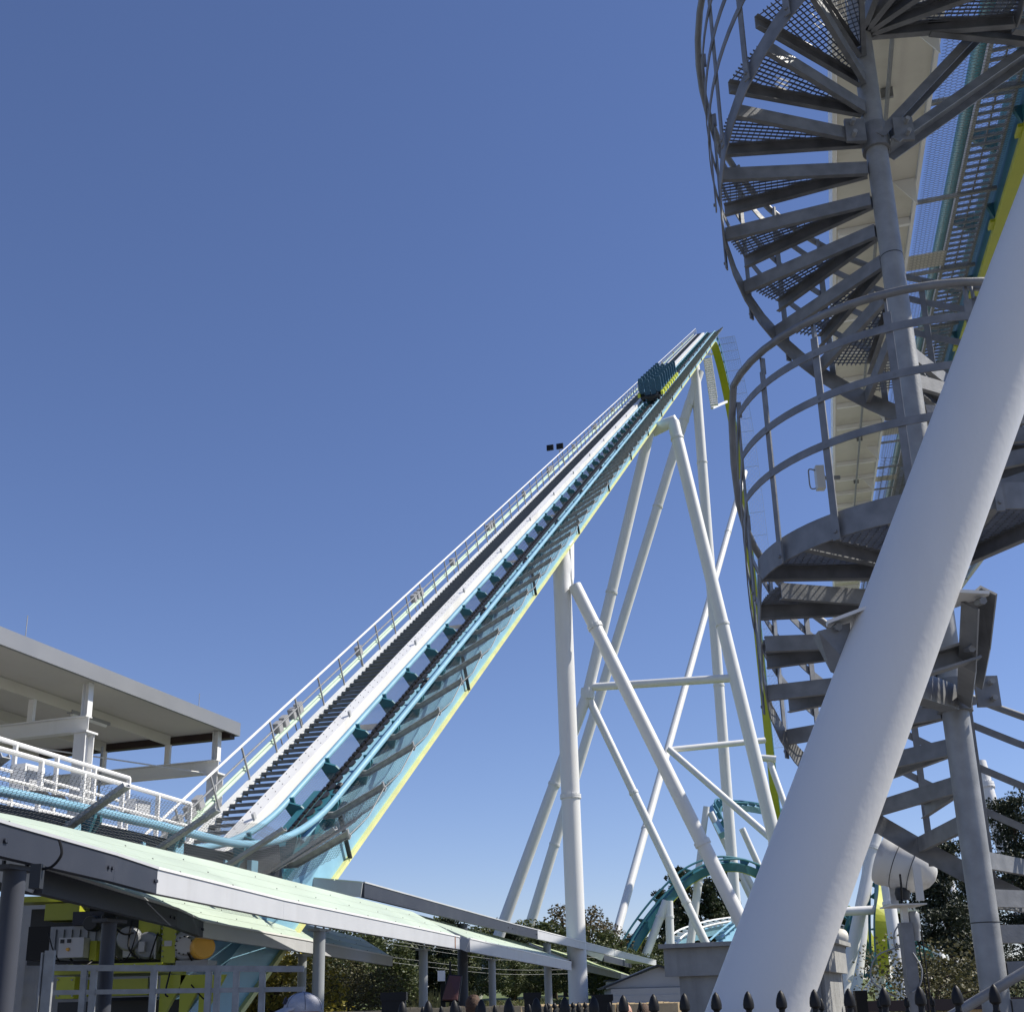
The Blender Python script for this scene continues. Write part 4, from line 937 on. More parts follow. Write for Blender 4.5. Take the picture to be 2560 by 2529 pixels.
MB().tube(smooth_pts([c+V((0, 0, .16)), c+V((-.13, 0, .19)), c+V((-.15, 0, .05)), c+V((-.14, 0, -.20)), c+V((-.04, 0, -.22))]), .014, 6).build('pipe', M['galv'], kb_, True)
MB().beam(c, c+V((.45, 0, 0)), .06, .06).build('arm', M['galv'], kb_)
bt_ = thing('brake_track', 'overhead coaster brake track with teal rails and broad lime underside', 'coaster track', T(0, 1.8, 0)[:])
tbar(-9, 70, 1.44, 2.40, -.24, .55, 'spine', 'tealShade', bt_)
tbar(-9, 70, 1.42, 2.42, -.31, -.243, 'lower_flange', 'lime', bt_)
for t in (1.10, 2.74): MB().tube([T(-9, t, .62), T(70, t, .62)], .11, 14).build('rail', M['tealShade'], bt_, True)
tm = MB(); tm.prism([(1.06, .62), (2.78, .62), (2.4, .30), (1.44, .30)], (0, 0, 0), V((1, 0, 0)), V((0, 1, 0)), V((0, 0, .06))); tm_me = tm.mesh('crosstie')
v = -8.2
while v < 60: inst('crosstie', tm_me, M['tealShade'], bt_, frame(T(v, 0, 0), TT, MM, VD)); v += 2.3
v = -7.5
while v < 20:
    MB().prism([(1.36, .0), (1.44, .0), (1.44, -.22), (1.36, -.02)], T(v, 0, 0), TT, MM, VD*.08).build('lug', M['tealShade'], bt_); MB().obox(T(v+.05, 1.40, -.262), VD*.12, TT*.035, MM*.02).build('lug_plate', M['lime'], bt_); v += 2.3
gw = thing('brake_track_grid', 'narrow galvanised ladder grid along the overhead track', 'grid', T(0, 1.2, 0)[:])
tbar(-9, 60, .96, 1.0, -.02, .05, 'edge_bar', 'galvL', gw); tbar(-9, 60, 1.33, 1.36, -.02, .05, 'edge_bar', 'galvL', gw); tbar(-9, 60, 1.15, 1.163, .0, .03, 'middle_bar', 'grate', gw)
rm = MB().box(.99, 1.34, -.012, .012, -.012, .02).mesh('rung'); v = -8.9; i = 0; far = MB()
while v < 42:
    if i < 240: inst('rung', rm, M['galvL'], gw, frame(T(v, 0, 0), TT, VD, MM))
    else: far.obox(T(v, 1.165, 0), TT*.175, VD*.012, MM*.016)
    v += .17; i += 1
far.build('far_rungs', M['galvL'], gw, kind='stuff')
v = -8
while v < 40: tbar(v, v+.06, .45, 1.42, -.05, -.012, 'bearer', 'galvL', gw); v += 2.3
on = thing('brake_track_net', 'honeycomb wire net stretched beneath the overhead track', 'net', T(0, .7, 0)[:])
hexnet(lambda a, b: T(-8+a, .50+b, -.055-.03*sin(pi*b/.9)), 22, .90, .055, .0042).build('wire_mesh', M['wire'], on, kind='stuff', recalc=False)
hexnet(lambda a, b: T(14+a, .50+b, -.06), 36, .90, .13, .012).build('wire_mesh', M['wire'], on, kind='stuff', recalc=False)
for v in (2.9, 7.3, 11.7, 16, 20.5, 25): tbar(v, v+.5, .49, .98, -.02, -.01, 'net_patch', 'cream', on)
tbar(16, 62, 4.55, 4.68, -.1, .1, 'outer_edge_bar', 'greyL', on)
hexnet(lambda a, b: T(16+a, 2.5+b, -.05), 40, 2.05, .14, .012).build('wire_mesh', M['wire'], on, kind='stuff', recalc=False)
v = 17
while v < 60: tbar(v, v+.07, 2.43, 4.6, -.12, -.06, 'net_arm', 'galvL', on); v += 4.6

# ================================================================== FLOODLIGHT, HUT, RIGHT FOREGROUND
Yf = 9.5
fd = thing('round_floodlight', 'big white enamel bell floodlight with rust stains on a steel post', 'floodlight', P(2295, 2560, Yf)[:])
M['enamel'] = mat('white_enamel', (.66, .65, .62), .35, 0, .04, 3, .03, 20, (.16, .10, .06), 5, .55)
c = P(2214, 2148, Yf); ax = V((.80, -.42, -.40)).normalized()
MB().lathe([(.175, -.03), (.196, -.04), (.208, -.02), (.208, .02), (.198, .05), (.198, .10), (.195, .17), (.185, .235), (.188, .24), (.182, .25), (.15, .32), (.10, .37), (.05, .395), (.0, .40)], c, ax, 44, cap=False).build('reflector', M['enamel'], fd, True)
MB().lathe([(.17, -.02), (.10, .2), (.0, .22)], c, ax, 30, cap=False).build('inner_bowl', M['enamel'], fd, True)
for hh in (.10, .236): MB().lathe([(.199, hh-.003), (.2005, hh), (.199, hh+.003)], c, ax, 44, cap=False).build('seam', M['dark'], fd)
for sg in (-1, 1):
    q = P(2290 if sg > 0 else 2232, 2160 if sg > 0 else 2215, Yf+(.02 if sg < 0 else -.30)); MB().box(q.x-.03, q.x+.03, q.y-.006, q.y+.006, P(2280, 2258, Yf).z, q.z).build('yoke_plate', M['enamel'], fd)
q = P(2260, 2262, Yf-.12); MB().box(q.x-.14, q.x+.12, Yf-.3, Yf+.05, q.z-.01, q.z).build('yoke_base', M['enamel'], fd)
q = P(2256, 2232, Yf-.1); MB().lathe([(.0, -.06), (.05, -.05), (.06, 0), (.05, .04)], q, ZZ, 16).build('lamp_boss', M['dark'], fd, True)
MB().tube(smooth_pts([P(2250, 2185, Yf-.26), P(2253, 2215, Yf-.3), P(2254, 2262, Yf-.2)]), .008, 6).build('cable', M['black'], fd, True)
q = P(2258, 2262, Yf-.1); q2 = P(2260, 2306, Yf-.1); MB().box(q.x-.022, q.x+.022, q.y-.03, q.y+.03, q2.z, q.z).build('stub', M['enamel'], fd)
pt_ = P(2262, 2306, Yf-.1); MB().box(pt_.x-.045, pt_.x+.045, pt_.y-.045, pt_.y+.045, 0, pt_.z).build('post', M['galv'], fd)
q = P(2286, 2310, Yf-.1); MB().lathe([(.03, .10), (.045, .08), (.045, -.02), (.035, -.04), (.035, -.12)], q, ZZ, 16).build('ballast', M['galvL'], fd, True)
for s0 in ((2250, 2305, 2236, 2330, 2236, 2360, 2250, 2362), (2250, 2366, 2190, 2390, 2180, 2450, 2240, 2492), (2282, 2380, 2304, 2420, 2300, 2460, 2280, 2480)):
    MB().tube(smooth_pts([P(s0[i], s0[i+1], Yf-.15) for i in range(0, 8, 2)]), .006, 5).build('cable', M['galvL'], fd, True)
for x0, x1 in ((2288, 2322), (2300, 2330)): MB().tube([P(x0, 2300, Yf), P(x1, 2529, Yf)], .006, 5).build('cable', M['black'], fd)
# small second lamp
f2 = thing('small_floodlight', 'small cream floodlight bowl behind the hut', 'floodlight', P(2094, 2540, 11)[:])
MB().lathe([(.10, 0), (.095, .04), (.06, .08), (.0, .09)], P(2100, 2348, 11), V((-.6, -.4, .2)), 24, cap=False).build('bowl', M['cream'], f2, True)
a = P(2085, 2345, 11.1); MB().box(a.x-.03, a.x+.03, 11.05, 11.12, 0, a.z+.1).build('post', M['galv'], f2)
# timber hut
Yh = 8.2
hut = thing('timber_hut', 'weathered grey timber utility hut behind the leaning column', 'hut', P(1880, 2560, Yh)[:])
a, b = P(1704, 2529, Yh), P(2060, 2529, Yh-.35); ztop = P(1704, 2355, Yh).z; zt2 = P(2066, 2392, Yh-.35).z
fd_ = (b-a); fd_.z = 0; fl_ = fd_.length; fd_.normalize(); fnn = V((fd_.y, -fd_.x, 0))       # outward towards the camera
nb_ = 5
MB().obox(V((a.x, a.y, 0))+fd_*(fl_/2)-fnn*.42+ZZ*(ztop/2-.02), fd_*(fl_/2), fnn*.415, ZZ*(ztop/2-.02)).build('body', M['wood'], hut)
for i in range(3):
    w_ = fl_/3; MB().obox(V((a.x, a.y, ztop/2-.03))+fd_*(w_*(i+.5))+fnn*.008, fd_*(w_/2-.004), fnn*.012, ZZ*(ztop/2-.03)).build('panel_board', M['wood'], hut)
for i in range(4):
    MB().obox(V((b.x, b.y, zt2/2))-fnn*(.11+.21*i)+fd_*.010, fd_*.011, fnn*.102, ZZ*(zt2/2-.02)).build('side_board', M['wood'], hut)
MB().obox(V((a.x, a.y, ztop-.13))+fd_*(fl_/2-.02)+fnn*.045, fd_*(fl_/2+.06), fnn*.022, ZZ*.09).build('fascia_board', M['wood'], hut)
MB().obox(V((b.x, b.y, ztop-.13))-fnn*.4+fd_*.045, fd_*.02, fnn*.44, ZZ*.09).build('fascia_board', M['wood'], hut)
MB().obox(V((a.x, a.y, ztop-.025))+fd_*(fl_/2)-fnn*.38, fd_*(fl_/2+.10), fnn*.50, ZZ*.014).build('roof_sheet', M['wood'], hut)
# ------------------------------------------------------------------ spear-top iron fence
FM = M['black']
def spear_mesh(w_, h):
    m = MB(); m.box(-w_/2, w_/2, -w_/2, w_/2, 0, h-.085)
    k_ = w_*.5
    m.lathe([(k_*1.2, h-.105), (k_*1.25, h-.09), (k_*.95, h-.08), (k_*.95, h-.066), (k_*1.7, h-.058), (k_*1.75, h-.046), (k_*1.55, h-.03), (k_*1.0, h-.012), (k_*.35, h-.002), (0, h)], (0, 0, 0), ZZ, 12)
    return m.mesh('picket', True)
def fence(label, p0, p1, n, h, w_, name='iron_fence', post_every=0, jitter=.0):
    t = thing(name, label, 'fence', (p0[0], p0[1], 0)); sm_ = spear_mesh(w_, h); p0, p1 = V((*p0, 0)), V((*p1, 0)); d = (p1-p0).normalized(); rot = Matrix.Rotation(atan2(d.y, d.x), 4, 'Z')
    for i in range(n): inst('picket', sm_, FM, t, Matrix.Translation(p0.lerp(p1, i/(n-1))) @ rot)
    for z in (h-.17, h-.95, .18): MB().beam(p0+ZZ*z, p1+ZZ*z, .035, .03).build('rail', FM, t)
    return t
def gpt(x, Y): p = P(x, 2500, Y); return (p.x, p.y)
fence('near black iron fence with rounded spear tops before the leaning column', gpt(1006, 5.0), gpt(2585, 4.05), 21, 1.64, .0225)
fence('finer black spear-topped fence standing behind the near fence', gpt(1010, 8.0), gpt(1600, 9.0), 15, 1.63, .02)
fence('distant row of closely set black pickets by the lift column', gpt(1370, 15), gpt(1492, 15.4), 9, 1.66, .035)
fence('short black spear-topped fence run behind the timber hut', gpt(2052, 6.8), gpt(2330, 7.6), 5, 1.615, .02)
for x, Y, s_, lab in ((985, 9, .085, 'black fence post with flat cap near the yellowing bush'), (1330, 12, .078, 'black capped fence post before the grass bank'), (1505, 11.5, .088, 'wide black capped post before the siding-clad shed'), (2150, 8.5, .038, 'narrow black capped post beside the cabling')):
    q = P(x, 2482 if x < 1400 else (2487 if x < 2000 else 2478), Y); fp = thing('fence_post', lab, 'fence post', (q.x, Y, 0))
    MB().box(q.x-s_, q.x+s_, Y-s_*.6, Y+s_*.6, 0, q.z-.02).build('shaft', FM, fp); MB().box(q.x-s_*1.12, q.x+s_*1.12, Y-s_*.7, Y+s_*.7, q.z-.05, q.z+.008).build('cap', FM, fp)
# tan board fences
def board_fence(label, x0, x1, Y0, Y1, ztop, wd=.14, mt='tan', cap=False):
    a, b = V((*gpt(x0, Y0), 0)), V((*gpt(x1, Y1), 0)); d = (b-a); L_ = d.length; d.normalize(); nrm = V((-d.y, d.x, 0)); t = thing('board_fence', label, 'fence', a[:])
    bm_ = MB().box(-wd/2+.004, wd/2-.004, -.01, .01, 0, ztop).mesh('board'); n = min(300, int(L_/wd)); rot = Matrix.Rotation(atan2(d.y, d.x), 4, 'Z')
    for i in range(n): inst('board', bm_, M[mt], t, Matrix.Translation(a+d*((i+.5)*wd)+nrm*(.004*(i % 2))+ZZ*(.01*sin(i*7.3)-.01)) @ rot)
    MB().beam(a+ZZ*(ztop-.2)+nrm*.04, b+ZZ*(ztop-.2)+nrm*.04, .04, .09).build('back_rail', M[mt], t)
    if cap: MB().beam(a+ZZ*(ztop+.045)-nrm*.02, b+ZZ*(ztop+.045)-nrm*.02, .10, .09).build('cap_rail', M['maroon'], t)
board_fence('sunlit tan board fence behind the spear-topped fences', 985, 1730, 18, 22, 1.66)
board_fence('shaded tan board fence between the hut and the stair pole', 2080, 2620, 10.5, 10.5, 1.50, cap=True)
# ------------------------------------------------------------------ sheds and things far back
sh = thing('siding_shed', 'low gabled shed clad in white lap siding', 'shed', P(1640, 2530, 50)[:])
a, b = P(1530, 2530, 50), P(1760, 2530, 50); zb0 = P(1640, 2480, 50).z
for i in range(8): MB().obox(V(((a.x+b.x)/2, 50-.015*0, .12+.26*i+.2)), V(((b.x-a.x)/2, 0, 0)), V((0, .03, .012)), V((0, -.012, .135))).build('siding_board', M['siding'], sh)
zr_ = P(1600, 2458, 50).z
MB().prism([((a.x-b.x)/2-.3, 0), ((b.x-a.x)/2+.3, 0), (.2, .8)], ((a.x+b.x)/2, 50.1, 2.3), V((1, 0, 0)), ZZ, V((0, .1, 0))).build('gable', M['siding'], sh)
MB().box(a.x, b.x, 50.2, 54, 0, 2.3).build('body', M['siding'], sh)
gc = V(((a.x+b.x)/2, 50.0, 2.3)); hw_ = (b.x-a.x)/2+.4
for sg in (-1, 1): MB().obox(gc+V((sg*hw_/2+.1, 2, .43)), V((sg*hw_/2, 0, -.42)), V((0, 2.2, 0)), V((0, 0, .04))).build('roof_slope', M['dark'], sh)
vs_ = thing('vent_box', 'small weathered white roof box above the siding shed', 'box', P(1560, 2470, 56)[:])
a, b = P(1520, 2478, 56), P(1588, 2450, 56); MB().box(a.x, b.x, 56, 57.2, 0, b.z).build('case', M['siding'], vs_); MB().box(a.x-.1, b.x+.1, 55.9, 57.3, b.z, b.z+.06).build('lid', M['dark'], vs_)
# red panel on black stand
rp2 = thing('tilted_panel', 'maroon tilted panel in a black frame on a stand with a white box', 'panel', P(1120, 2530, 24)[:])
Yp = 24
q = [P(1106, 2500, Yp), P(1144, 2500, Yp-.1), P(1153, 2442, Yp+.4), P(1124, 2440, Yp+.4)]
M['red'] = mat('maroon_panel', (.085, .028, .024), .6, 0, .15, 4)
def quadplate(q, th, name, m, par):
    nr = (q[1]-q[0]).cross(q[2]-q[0]).normalized()*th; return MB().add(q+[v+nr for v in q], [(0, 1, 2, 3), (7, 6, 5, 4), (0, 4, 5, 1), (1, 5, 6, 2), (2, 6, 7, 3), (3, 7, 4, 0)]).build(name, M[m], par)
quadplate(q, .03, 'panel', 'red', rp2); q2 = [P(1104, 2504, Yp+.06), P(1148, 2504, Yp-.04), P(1156, 2439, Yp+.46), P(1121, 2437, Yp+.46)]; quadplate(q2, .03, 'frame', 'black', rp2)
a = P(1107, 2430, Yp+.5); MB().box(a.x-.05, a.x+.05, Yp+.5, Yp+.6, 0, a.z).build('stand', M['black'], rp2); a = P(1125, 2402, Yp+.5); MB().box(a.x-.02, a.x+.02, Yp+.5, Yp+.54, 1.5, a.z).build('mast', M['black'], rp2)
a = P(1104, 2438, Yp+.3); MB().box(a.x-.08, a.x+.06, Yp+.3, Yp+.45, a.z-.1, a.z+.1).build('white_box', M['white'], rp2)
# ================================================================== TREES
def crown(mb, c, rad, nl, size, rnd, droop=0., flat=.8):
    for _ in range(nl):
        while True:
            v = V((rnd.uniform(-1, 1), rnd.uniform(-1, 1), rnd.uniform(-1, 1)))
            if v.length <= 1: break
        v = v*(.55+.45*rnd.random()) if v.length < .5 else v
        p = c+V((v.x*rad.x, v.y*rad.y, v.z*rad.z))
        a = V((rnd.gauss(0, 1), rnd.gauss(0, 1), rnd.gauss(0, .6))).normalized(); b = a.cross(V((rnd.gauss(0, 1), rnd.gauss(0, 1), rnd.gauss(0, 1)))).normalized()
        s = size*rnd.uniform(.6, 1.3); mb.add([p-a*s*.5, p+b*s*.32, p+a*s*.5-ZZ*droop*s, p-b*s*.32], [(0, 1, 2, 3)])
def broad_tree(seed, h, w, nl, ls, kind='broad'):
    rnd = random.Random(seed); tr_ = MB(); cr_ = MB()
    tr_.tube([V((0, 0, -.4)), V((.1, 0, h*.25)), V((-.05, .08, h*.55)), V((0, 0, h*.85))], .1, 8, radii=[h*.028, h*.022, h*.014, h*.004])
    nc = 26
    for i in range(nc):
        z = h*(.18+.78*(i+rnd.random())/nc); prof = sin(pi*min(1, max(.08, (z/h-.02)*.98)))**.6 if kind == 'broad' else (1.05-z/h)**.8
        ang = rnd.uniform(0, 2*pi); rr = w*.5*prof*rnd.uniform(.25, .95); c = V((rr*cos(ang), rr*sin(ang), z)); cl = w*rnd.uniform(.13, .24)
        tr_.tube([V((0, 0, z*.75)), c*.6+V((0, 0, z*.36)), c], .03, 5, radii=[h*.010, h*.006, h*.002])
        crown(cr_, c, V((cl, cl, cl*.75)), nl//nc, ls, rnd)
    return tr_.mesh('trunk', True), cr_.mesh('crown', recalc=False)
def conifer(seed, h, w, nl, ls, base=.08):
    rnd = random.Random(seed); tr_ = MB(); cr_ = MB()
    tr_.tube([V((0, 0, -.4)), V((0, 0, h*.5)), V((0, 0, h*.97))], .1, 8, radii=[h*.022, h*.014, h*.003])
    n = 46
    for i in range(n):
        f = (i+rnd.random())/n; z = h*(base+(.97-base)*f); r = w*.5*(1.02-f)**.75*rnd.uniform(.7, 1.1); ang = rnd.uniform(0, 2*pi); d = V((cos(ang), sin(ang), rnd.uniform(.0, .25)))
        e = V((0, 0, z))+d*r; tr_.tube([V((0, 0, z)), V((0, 0, z))+d*(r*.5)+ZZ*.05, e], .02, 5, radii=[h*.006, h*.004, h*.001])
        m = max(3, int(6*r/w*2))
        for j in range(m):
            t = (j+.6)/m; crown(cr_, V((0, 0, z)).lerp(e, t)+V((rnd.gauss(0, .06*w), rnd.gauss(0, .06*w), rnd.gauss(0, .02*h))), V((w*.11, w*.11, h*.030)), max(4, nl//(n*m)), ls, rnd, .3)
    return tr_.mesh('trunk', True), cr_.mesh('crown', recalc=False)
protos = {'g1': (*broad_tree(1, 9, 7.5, 5200, .42), 'leafG'), 'g2': (*broad_tree(2, 8.5, 8, 5200, .40), 'leafG'), 'b1': (*broad_tree(3, 10, 6.5, 2300, .36), 'leafB'), 'y1': (*broad_tree(4, 3.2, 3.4, 9000, .11), 'leafY'),
          'p1': (*conifer(5, 14, 7, 5200, .5, .3), 'leafP'), 'c0': (*conifer(6, 9, 5, 5000, .34, .05), 'leafP'), 'c1': (*conifer(7, 6.6, 4.2, 26000, .10, .02), 'leafC'), 'c2': (*conifer(8, 8.2, 4.8, 26000, .10, .1), 'leafC'), 'sh': (*broad_tree(9, 2.6, 4.2, 12000, .075), 'leafS')}
def plant(kind, x, Y, s, rot, label, group=None, name='tree', z=None):
    tm_, cm_, lm = protos[kind]; p = P(x, 2500, Y); zg = gz(p.x, Y) if z is None else z
    t = bpy.data.objects.new(name, None); COL.objects.link(t); t.location = (p.x, Y, zg); t.rotation_euler.z = rot; t.scale = (s, s, s); t.empty_display_size = .2; tag(t, label, 'tree' if name != 'shrub' else 'shrub', group)
    sub('trunk', tm_, M['bark'], t); sub('crown', cm_, M[lm], t)
rn = random.Random(3)
G1 = 'trees of the wooded edge beyond the grass bank'
for x, Y, k, s in ((520, 60, 'g1', .62), (610, 62, 'g2', .7), (700, 66, 'g1', .66), (800, 70, 'g2', .8), (870, 75, 'g1', .85), (940, 84, 'c0', .95), (985, 78, 'g2', .75), (1035, 90, 'c0', .92), (1080, 95, 'g1', 1.0), (1125, 90, 'c0', .98), (1175, 96, 'g2', .92), (1230, 100, 'g1', 1.0), (1285, 98, 'c0', .95), (1335, 104, 'g2', 1.05), (1385, 104, 'g1', .95), (1430, 100, 'g2', .8), (1490, 108, 'g1', .9), (1555, 112, 'g2', .75), (1600, 118, 'g1', .8), (1660, 120, 'g2', .7)):
    plant(k, x, Y, s*.70, rn.uniform(0, 6), 'dark green tree standing in the wooded edge beyond the grass bank', G1, 'woodland_tree')
for i_ in range(22): plant('g2', 560+52*i_, 84+(i_*7) % 9, .30+.05*((i_*5) % 3), i_*1.7, 'low dark green bush at the foot of the wooded edge', 'bushes at the foot of the wood', 'shrub')
for x, Y, s, lab in ((1415, 108, 1.02, 'thin russet-leaved tree left of the lift column'), (1480, 110, 1.0, 'thin russet-leaved tree right of the lift column'), (1530, 112, .82, 'sparse russet tree between the lift column and the coaster hill'), (1590, 116, .68, 'low russet tree under the coaster hill')):
    plant('b1', x, Y, s*.76, rn.uniform(0, 6), lab, None, 'russet_tree')
for x, Y, s, lab in ((1672, 150, .80, 'broad dark pine left of the slim hill supports'), (1720, 155, 1.02, 'tall dark pine behind the low coaster curve'), (1790, 152, .90, 'dark pine behind the coaster ramp'), (1832, 158, 1.0, 'dark pine next to the leaning column'), (2140, 95, .42, 'small pine between the leaning columns'), (2260, 90, .55, 'small pine behind the floodlight post')):
    plant('p1', x, Y, s, rn.uniform(0, 6), lab, None, 'pine_tree')
plant('c1', 2395, 24, .70, .5, 'dark shaggy cedar behind the floodlight and stair pole', None, 'cedar_tree', 0)
plant('c1', 2470, 26, .62, 1.9, 'second cedar crowding against the shaggy one', None, 'cedar_tree', 0)
plant('c2', 2600, 30, .80, 2.4, 'tall cedar rising behind the stair railing', None, 'cedar_tree', 0)
plant('sh', 2330, 19, .85, .3, 'bare twiggy olive shrub at the foot of the cedar', None, 'shrub', 0)
plant('y1', 690, 30, 1.0, .4, 'yellowing bush behind the grey railing', None, 'shrub', 0)
plant('y1', 600, 31, .95, 2.2, 'yellowing bush beside the blue lift foot', None, 'shrub', 0)
plant('sh', 880, 36, 1.1, 1.2, 'brownish bush below the lower mint canopy', None, 'shrub', 0)
plant('sh', 800, 33, 1.0, 4.2, 'tangled olive bush beside the canopy post', None, 'shrub', 0)
# tall dry grass at the edge of the bank
tg = MB(); rg = random.Random(11)
for i in range(2600):
    x = rg.uniform(1020, 1420); Y = rg.uniform(70, 84); p = P(x, 2500, Y); z = gz(p.x, Y); h_ = rg.uniform(.4, 1.3)*(1.0 if x < 1180 else .25); dx = rg.gauss(0, .2)
    tg.add([V((p.x-.05, Y, z-.05)), V((p.x+.05, Y, z-.05)), V((p.x+dx, Y+rg.gauss(0, .2), z+h_))], [(0, 1, 2)])
tgo = tg.build('tall_grass', M['grassT'], kind='stuff', recalc=False); tgo['label'] = 'dry tall grass along the edge of the bank'; tgo['category'] = 'grass'
# overhead service wires before the wood
for i, (x0, y0, x1, y1) in enumerate(((955, 2347, 1500, 2392), (960, 2356, 1500, 2404), (975, 2391, 1500, 2420), (975, 2404, 1500, 2430), (1120, 2340, 1420, 2380), (1120, 2352, 1420, 2388))):
    a, b = P(x0, y0, 66), P(x1, y1, 74); m_ = (a+b)/2-ZZ*.35
    tag(MB().tube(smooth_pts([a, m_, b]), .007, 4).build('service_wire', M['galvL']), 'thin service wire strung before the wood', 'wire', 'service wires before the wood')

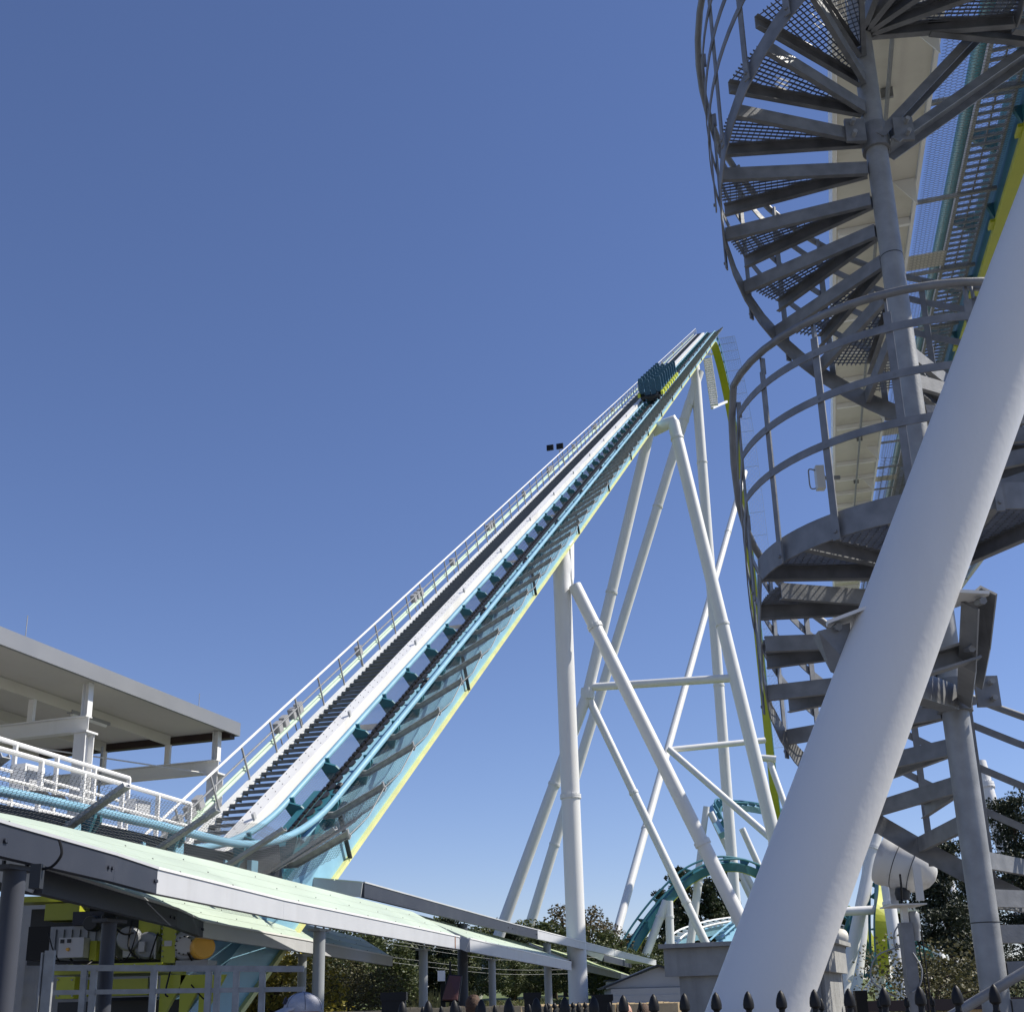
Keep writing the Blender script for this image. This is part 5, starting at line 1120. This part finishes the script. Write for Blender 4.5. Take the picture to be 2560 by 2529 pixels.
# ================================================================== PEOPLE
def person(label, x, Y, ztop, rot, hairm=None, cap=False, skin='skin', shirt='shirt', curly=False):
    """standing figure: continuous skinned body, head with face, hair or cap; ztop = top of the head"""
    H = ztop; p = P(x, 2500, Y); t = thing('person', label, 'person', (p.x, p.y, 0)); s = H/1.75
    me = bpy.data.meshes.new('body')
    vs = [(0, 0, .95), (0, 0, 1.12), (0, 0.01, 1.32), (0, .02, 1.46), (0, .0, 1.54), (0, -.01, 1.60), (0, -.02, 1.66), (0, -.01, 1.70),
          (.09, 0, .92), (.10, -.01, .50), (.10, .02, .09), (.10, -.14, .03), (-.09, 0, .92), (-.10, -.01, .50), (-.10, .02, .09), (-.10, -.14, .03),
          (.17, .02, 1.42), (.21, .03, 1.15), (.20, -.04, .90), (.19, -.06, .80), (-.17, .02, 1.42), (-.21, .03, 1.15), (-.20, -.04, .90), (-.19, -.06, .80)]
    es = [(0, 1), (1, 2), (2, 3), (3, 4), (4, 5), (5, 6), (6, 7), (0, 8), (8, 9), (9, 10), (10, 11), (0, 12), (12, 13), (13, 14), (14, 15), (3, 16), (16, 17), (17, 18), (18, 19), (3, 20), (20, 21), (21, 22), (22, 23)]
    rd = [(.17, .11), (.155, .10), (.18, .115), (.12, .08), (.055, .055), (.07, .085), (.078, .095), (.045, .055), (.09, .09), (.06, .06), (.04, .045), (.035, .03), (.09, .09), (.06, .06), (.04, .045), (.035, .03), (.06, .055), (.042, .042), (.03, .03), (.035, .02), (.06, .055), (.042, .042), (.03, .03), (.035, .02)]
    me.from_pydata([(a*s, b*s, c*s) for a, b, c in vs], es, [])
    o = bpy.data.objects.new('body', me); COL.objects.link(o); o.parent = t; o.rotation_euler.z = rot
    md = o.modifiers.new('skin', 'SKIN'); 
    for i, v in enumerate(me.skin_vertices[0].data): v.radius = (rd[i][0]*s, rd[i][1]*s); v.use_root = (i == 0)
    o.modifiers.new('sub', 'SUBSURF').levels = 2; o.modifiers['sub'].render_levels = 2; me.materials.append(M[shirt])
    def part(mb, name, m):
        q = mb.mesh(name, True); q.materials.append(M[m]); c_ = bpy.data.objects.new(name, q); COL.objects.link(c_); c_.parent = o; return c_
    hc = V((0, -.02*s, 1.635*s))
    def ell(r, c, n=18, m=12, z0=-1., z1=1., f=None):
        mb = MB(); vs_ = []
        for i in range(m+1):
            zz = z0+(z1-z0)*i/m; rr = sqrt(max(0, 1-zz*zz))
            for j in range(n):
                a = 2*pi*j/n; v = V((r.x*rr*cos(a), r.y*rr*sin(a), r.z*zz)); v = f(v) if f else v; vs_.append(c+v)
        mb.add(vs_, [(i*n+j, i*n+(j+1) % n, (i+1)*n+(j+1) % n, (i+1)*n+j) for i in range(m) for j in range(n)]); return mb
    def facef(v): return V((v.x*(1-.22*max(0, -v.z)/(.12*s)), v.y*(1-.06*max(0, -v.z)/(.12*s)), v.z))
    hm = ell(V((.076*s, .097*s, .118*s)), hc, f=facef)
    hm.lathe([(.012*s, 0), (.018*s, -.03*s), (.006*s, -.045*s)], hc+V((0, -.098*s, .005*s)), V((0, .35, 1)), 8)      # nose
    hm.obox(hc+V((0, -.088*s, -.058*s)), V((.024*s, 0, 0)), V((0, .006*s, 0)), V((0, 0, .005*s)))                    # mouth
    for sg in (-1, 1): hm.lathe([(.008*s, -.008*s), (.022*s, 0), (.008*s, .008*s)], hc+V((sg*.078*s, .005*s, -.005*s)), (1, 0, 0), 10)
    part(hm, 'head', skin)
    em = MB()
    for sg in (-1, 1): em.lathe([(.0, -.004), (.012*s, 0), (0, .006)], hc+V((sg*.031*s, -.086*s, .012*s)), (0, -1, 0), 10)
    part(em, 'eyes', 'dark')
    if hairm:
        hf = (lambda v: v*(1+.10*noise.noise(v*60))) if curly else None
        part(ell(V((.085*s, .106*s, .126*s)), hc+V((0, .014*s, .010*s)), 26, 14, -.15 if not curly else -.45, 1., hf), 'hair', hairm)
    if cap:
        part(ell(V((.092*s, .112*s, .098*s)), hc+V((0, .004*s, .042*s)), 28, 12, -.10, 1.), 'cap_crown', 'cap')
        for i in range(3):
            sm_ = MB(); an = pi*i/3; sm_.tube([hc+V((.0925*s*cos(an)*cos(b_), .004*s+.1125*s*sin(an)*cos(b_), .042*s+.0985*s*sin(b_))) for b_ in [pi*k_/16 for k_ in range(17)]], .0018*s, 4); part(sm_, 'cap_seam', 'shirt')
        bt_2 = MB(); bt_2.lathe([(.009*s, -.003*s), (.007*s, .004*s), (0, .005*s)], hc+V((0, .004*s, .140*s)), ZZ, 10); part(bt_2, 'cap_button', 'cap')
        bm_ = MB(); n = 14; top_ = []; 
        for i in range(n+1):
            a = pi*(i/n); x_ = .082*s*cos(a); y_ = -.07*s-.115*s*sin(a); top_.append((x_, y_, .052*s-.030*s*sin(a)-.008*s*abs(cos(a))))
        inn = [(.082*s*cos(pi*i/n), -.05*s-.058*s*sin(pi*i/n), .056*s) for i in range(n+1)]
        vv = [hc+V(q) for q in top_]+[hc+V(q) for q in inn]; vv += [v-ZZ*.006*s for v in vv]; m_ = n+1; f_ = []
        for i in range(n): f_ += [(i, i+1, m_+i+1, m_+i), (2*m_+i, 3*m_+i, 3*m_+i+1, 2*m_+i+1), (i, 2*m_+i, 2*m_+i+1, i+1)]
        part(bm_.add(vv, f_), 'cap_brim', 'cap')
        em_ = MB(); em_.obox(hc+V((-.006*s, -.100*s, .094*s)), V((.022*s, 0, 0)), V((0, .004*s, 0)), V((0, .006*s, .018*s))); em_.obox(hc+V((.018*s, -.096*s, .086*s)), V((.012*s, 0, 0)), V((0, .004*s, 0)), V((0, .005*s, .012*s))); part(em_, 'cap_emblem', 'capd')
    return t
def headtop(x, y, Y): return P(x, y, Y).z
person('person in a pale grey baseball cap with a dark emblem', 765, 6.8, headtop(765, 2480, 6.8)-.02, radians(-72), cap=True)
person('person with curly brown hair beside the dark canopy post', 1184, 13, headtop(1184, 2489, 13), radians(200), 'hair', curly=True)
person('bald person facing the fence before the siding shed', 1562, 14, headtop(1562, 2507, 14), radians(10))
person('person with short brown hair next to the bald person', 1608, 13.6, headtop(1608, 2511, 13.6), radians(170), 'hair')
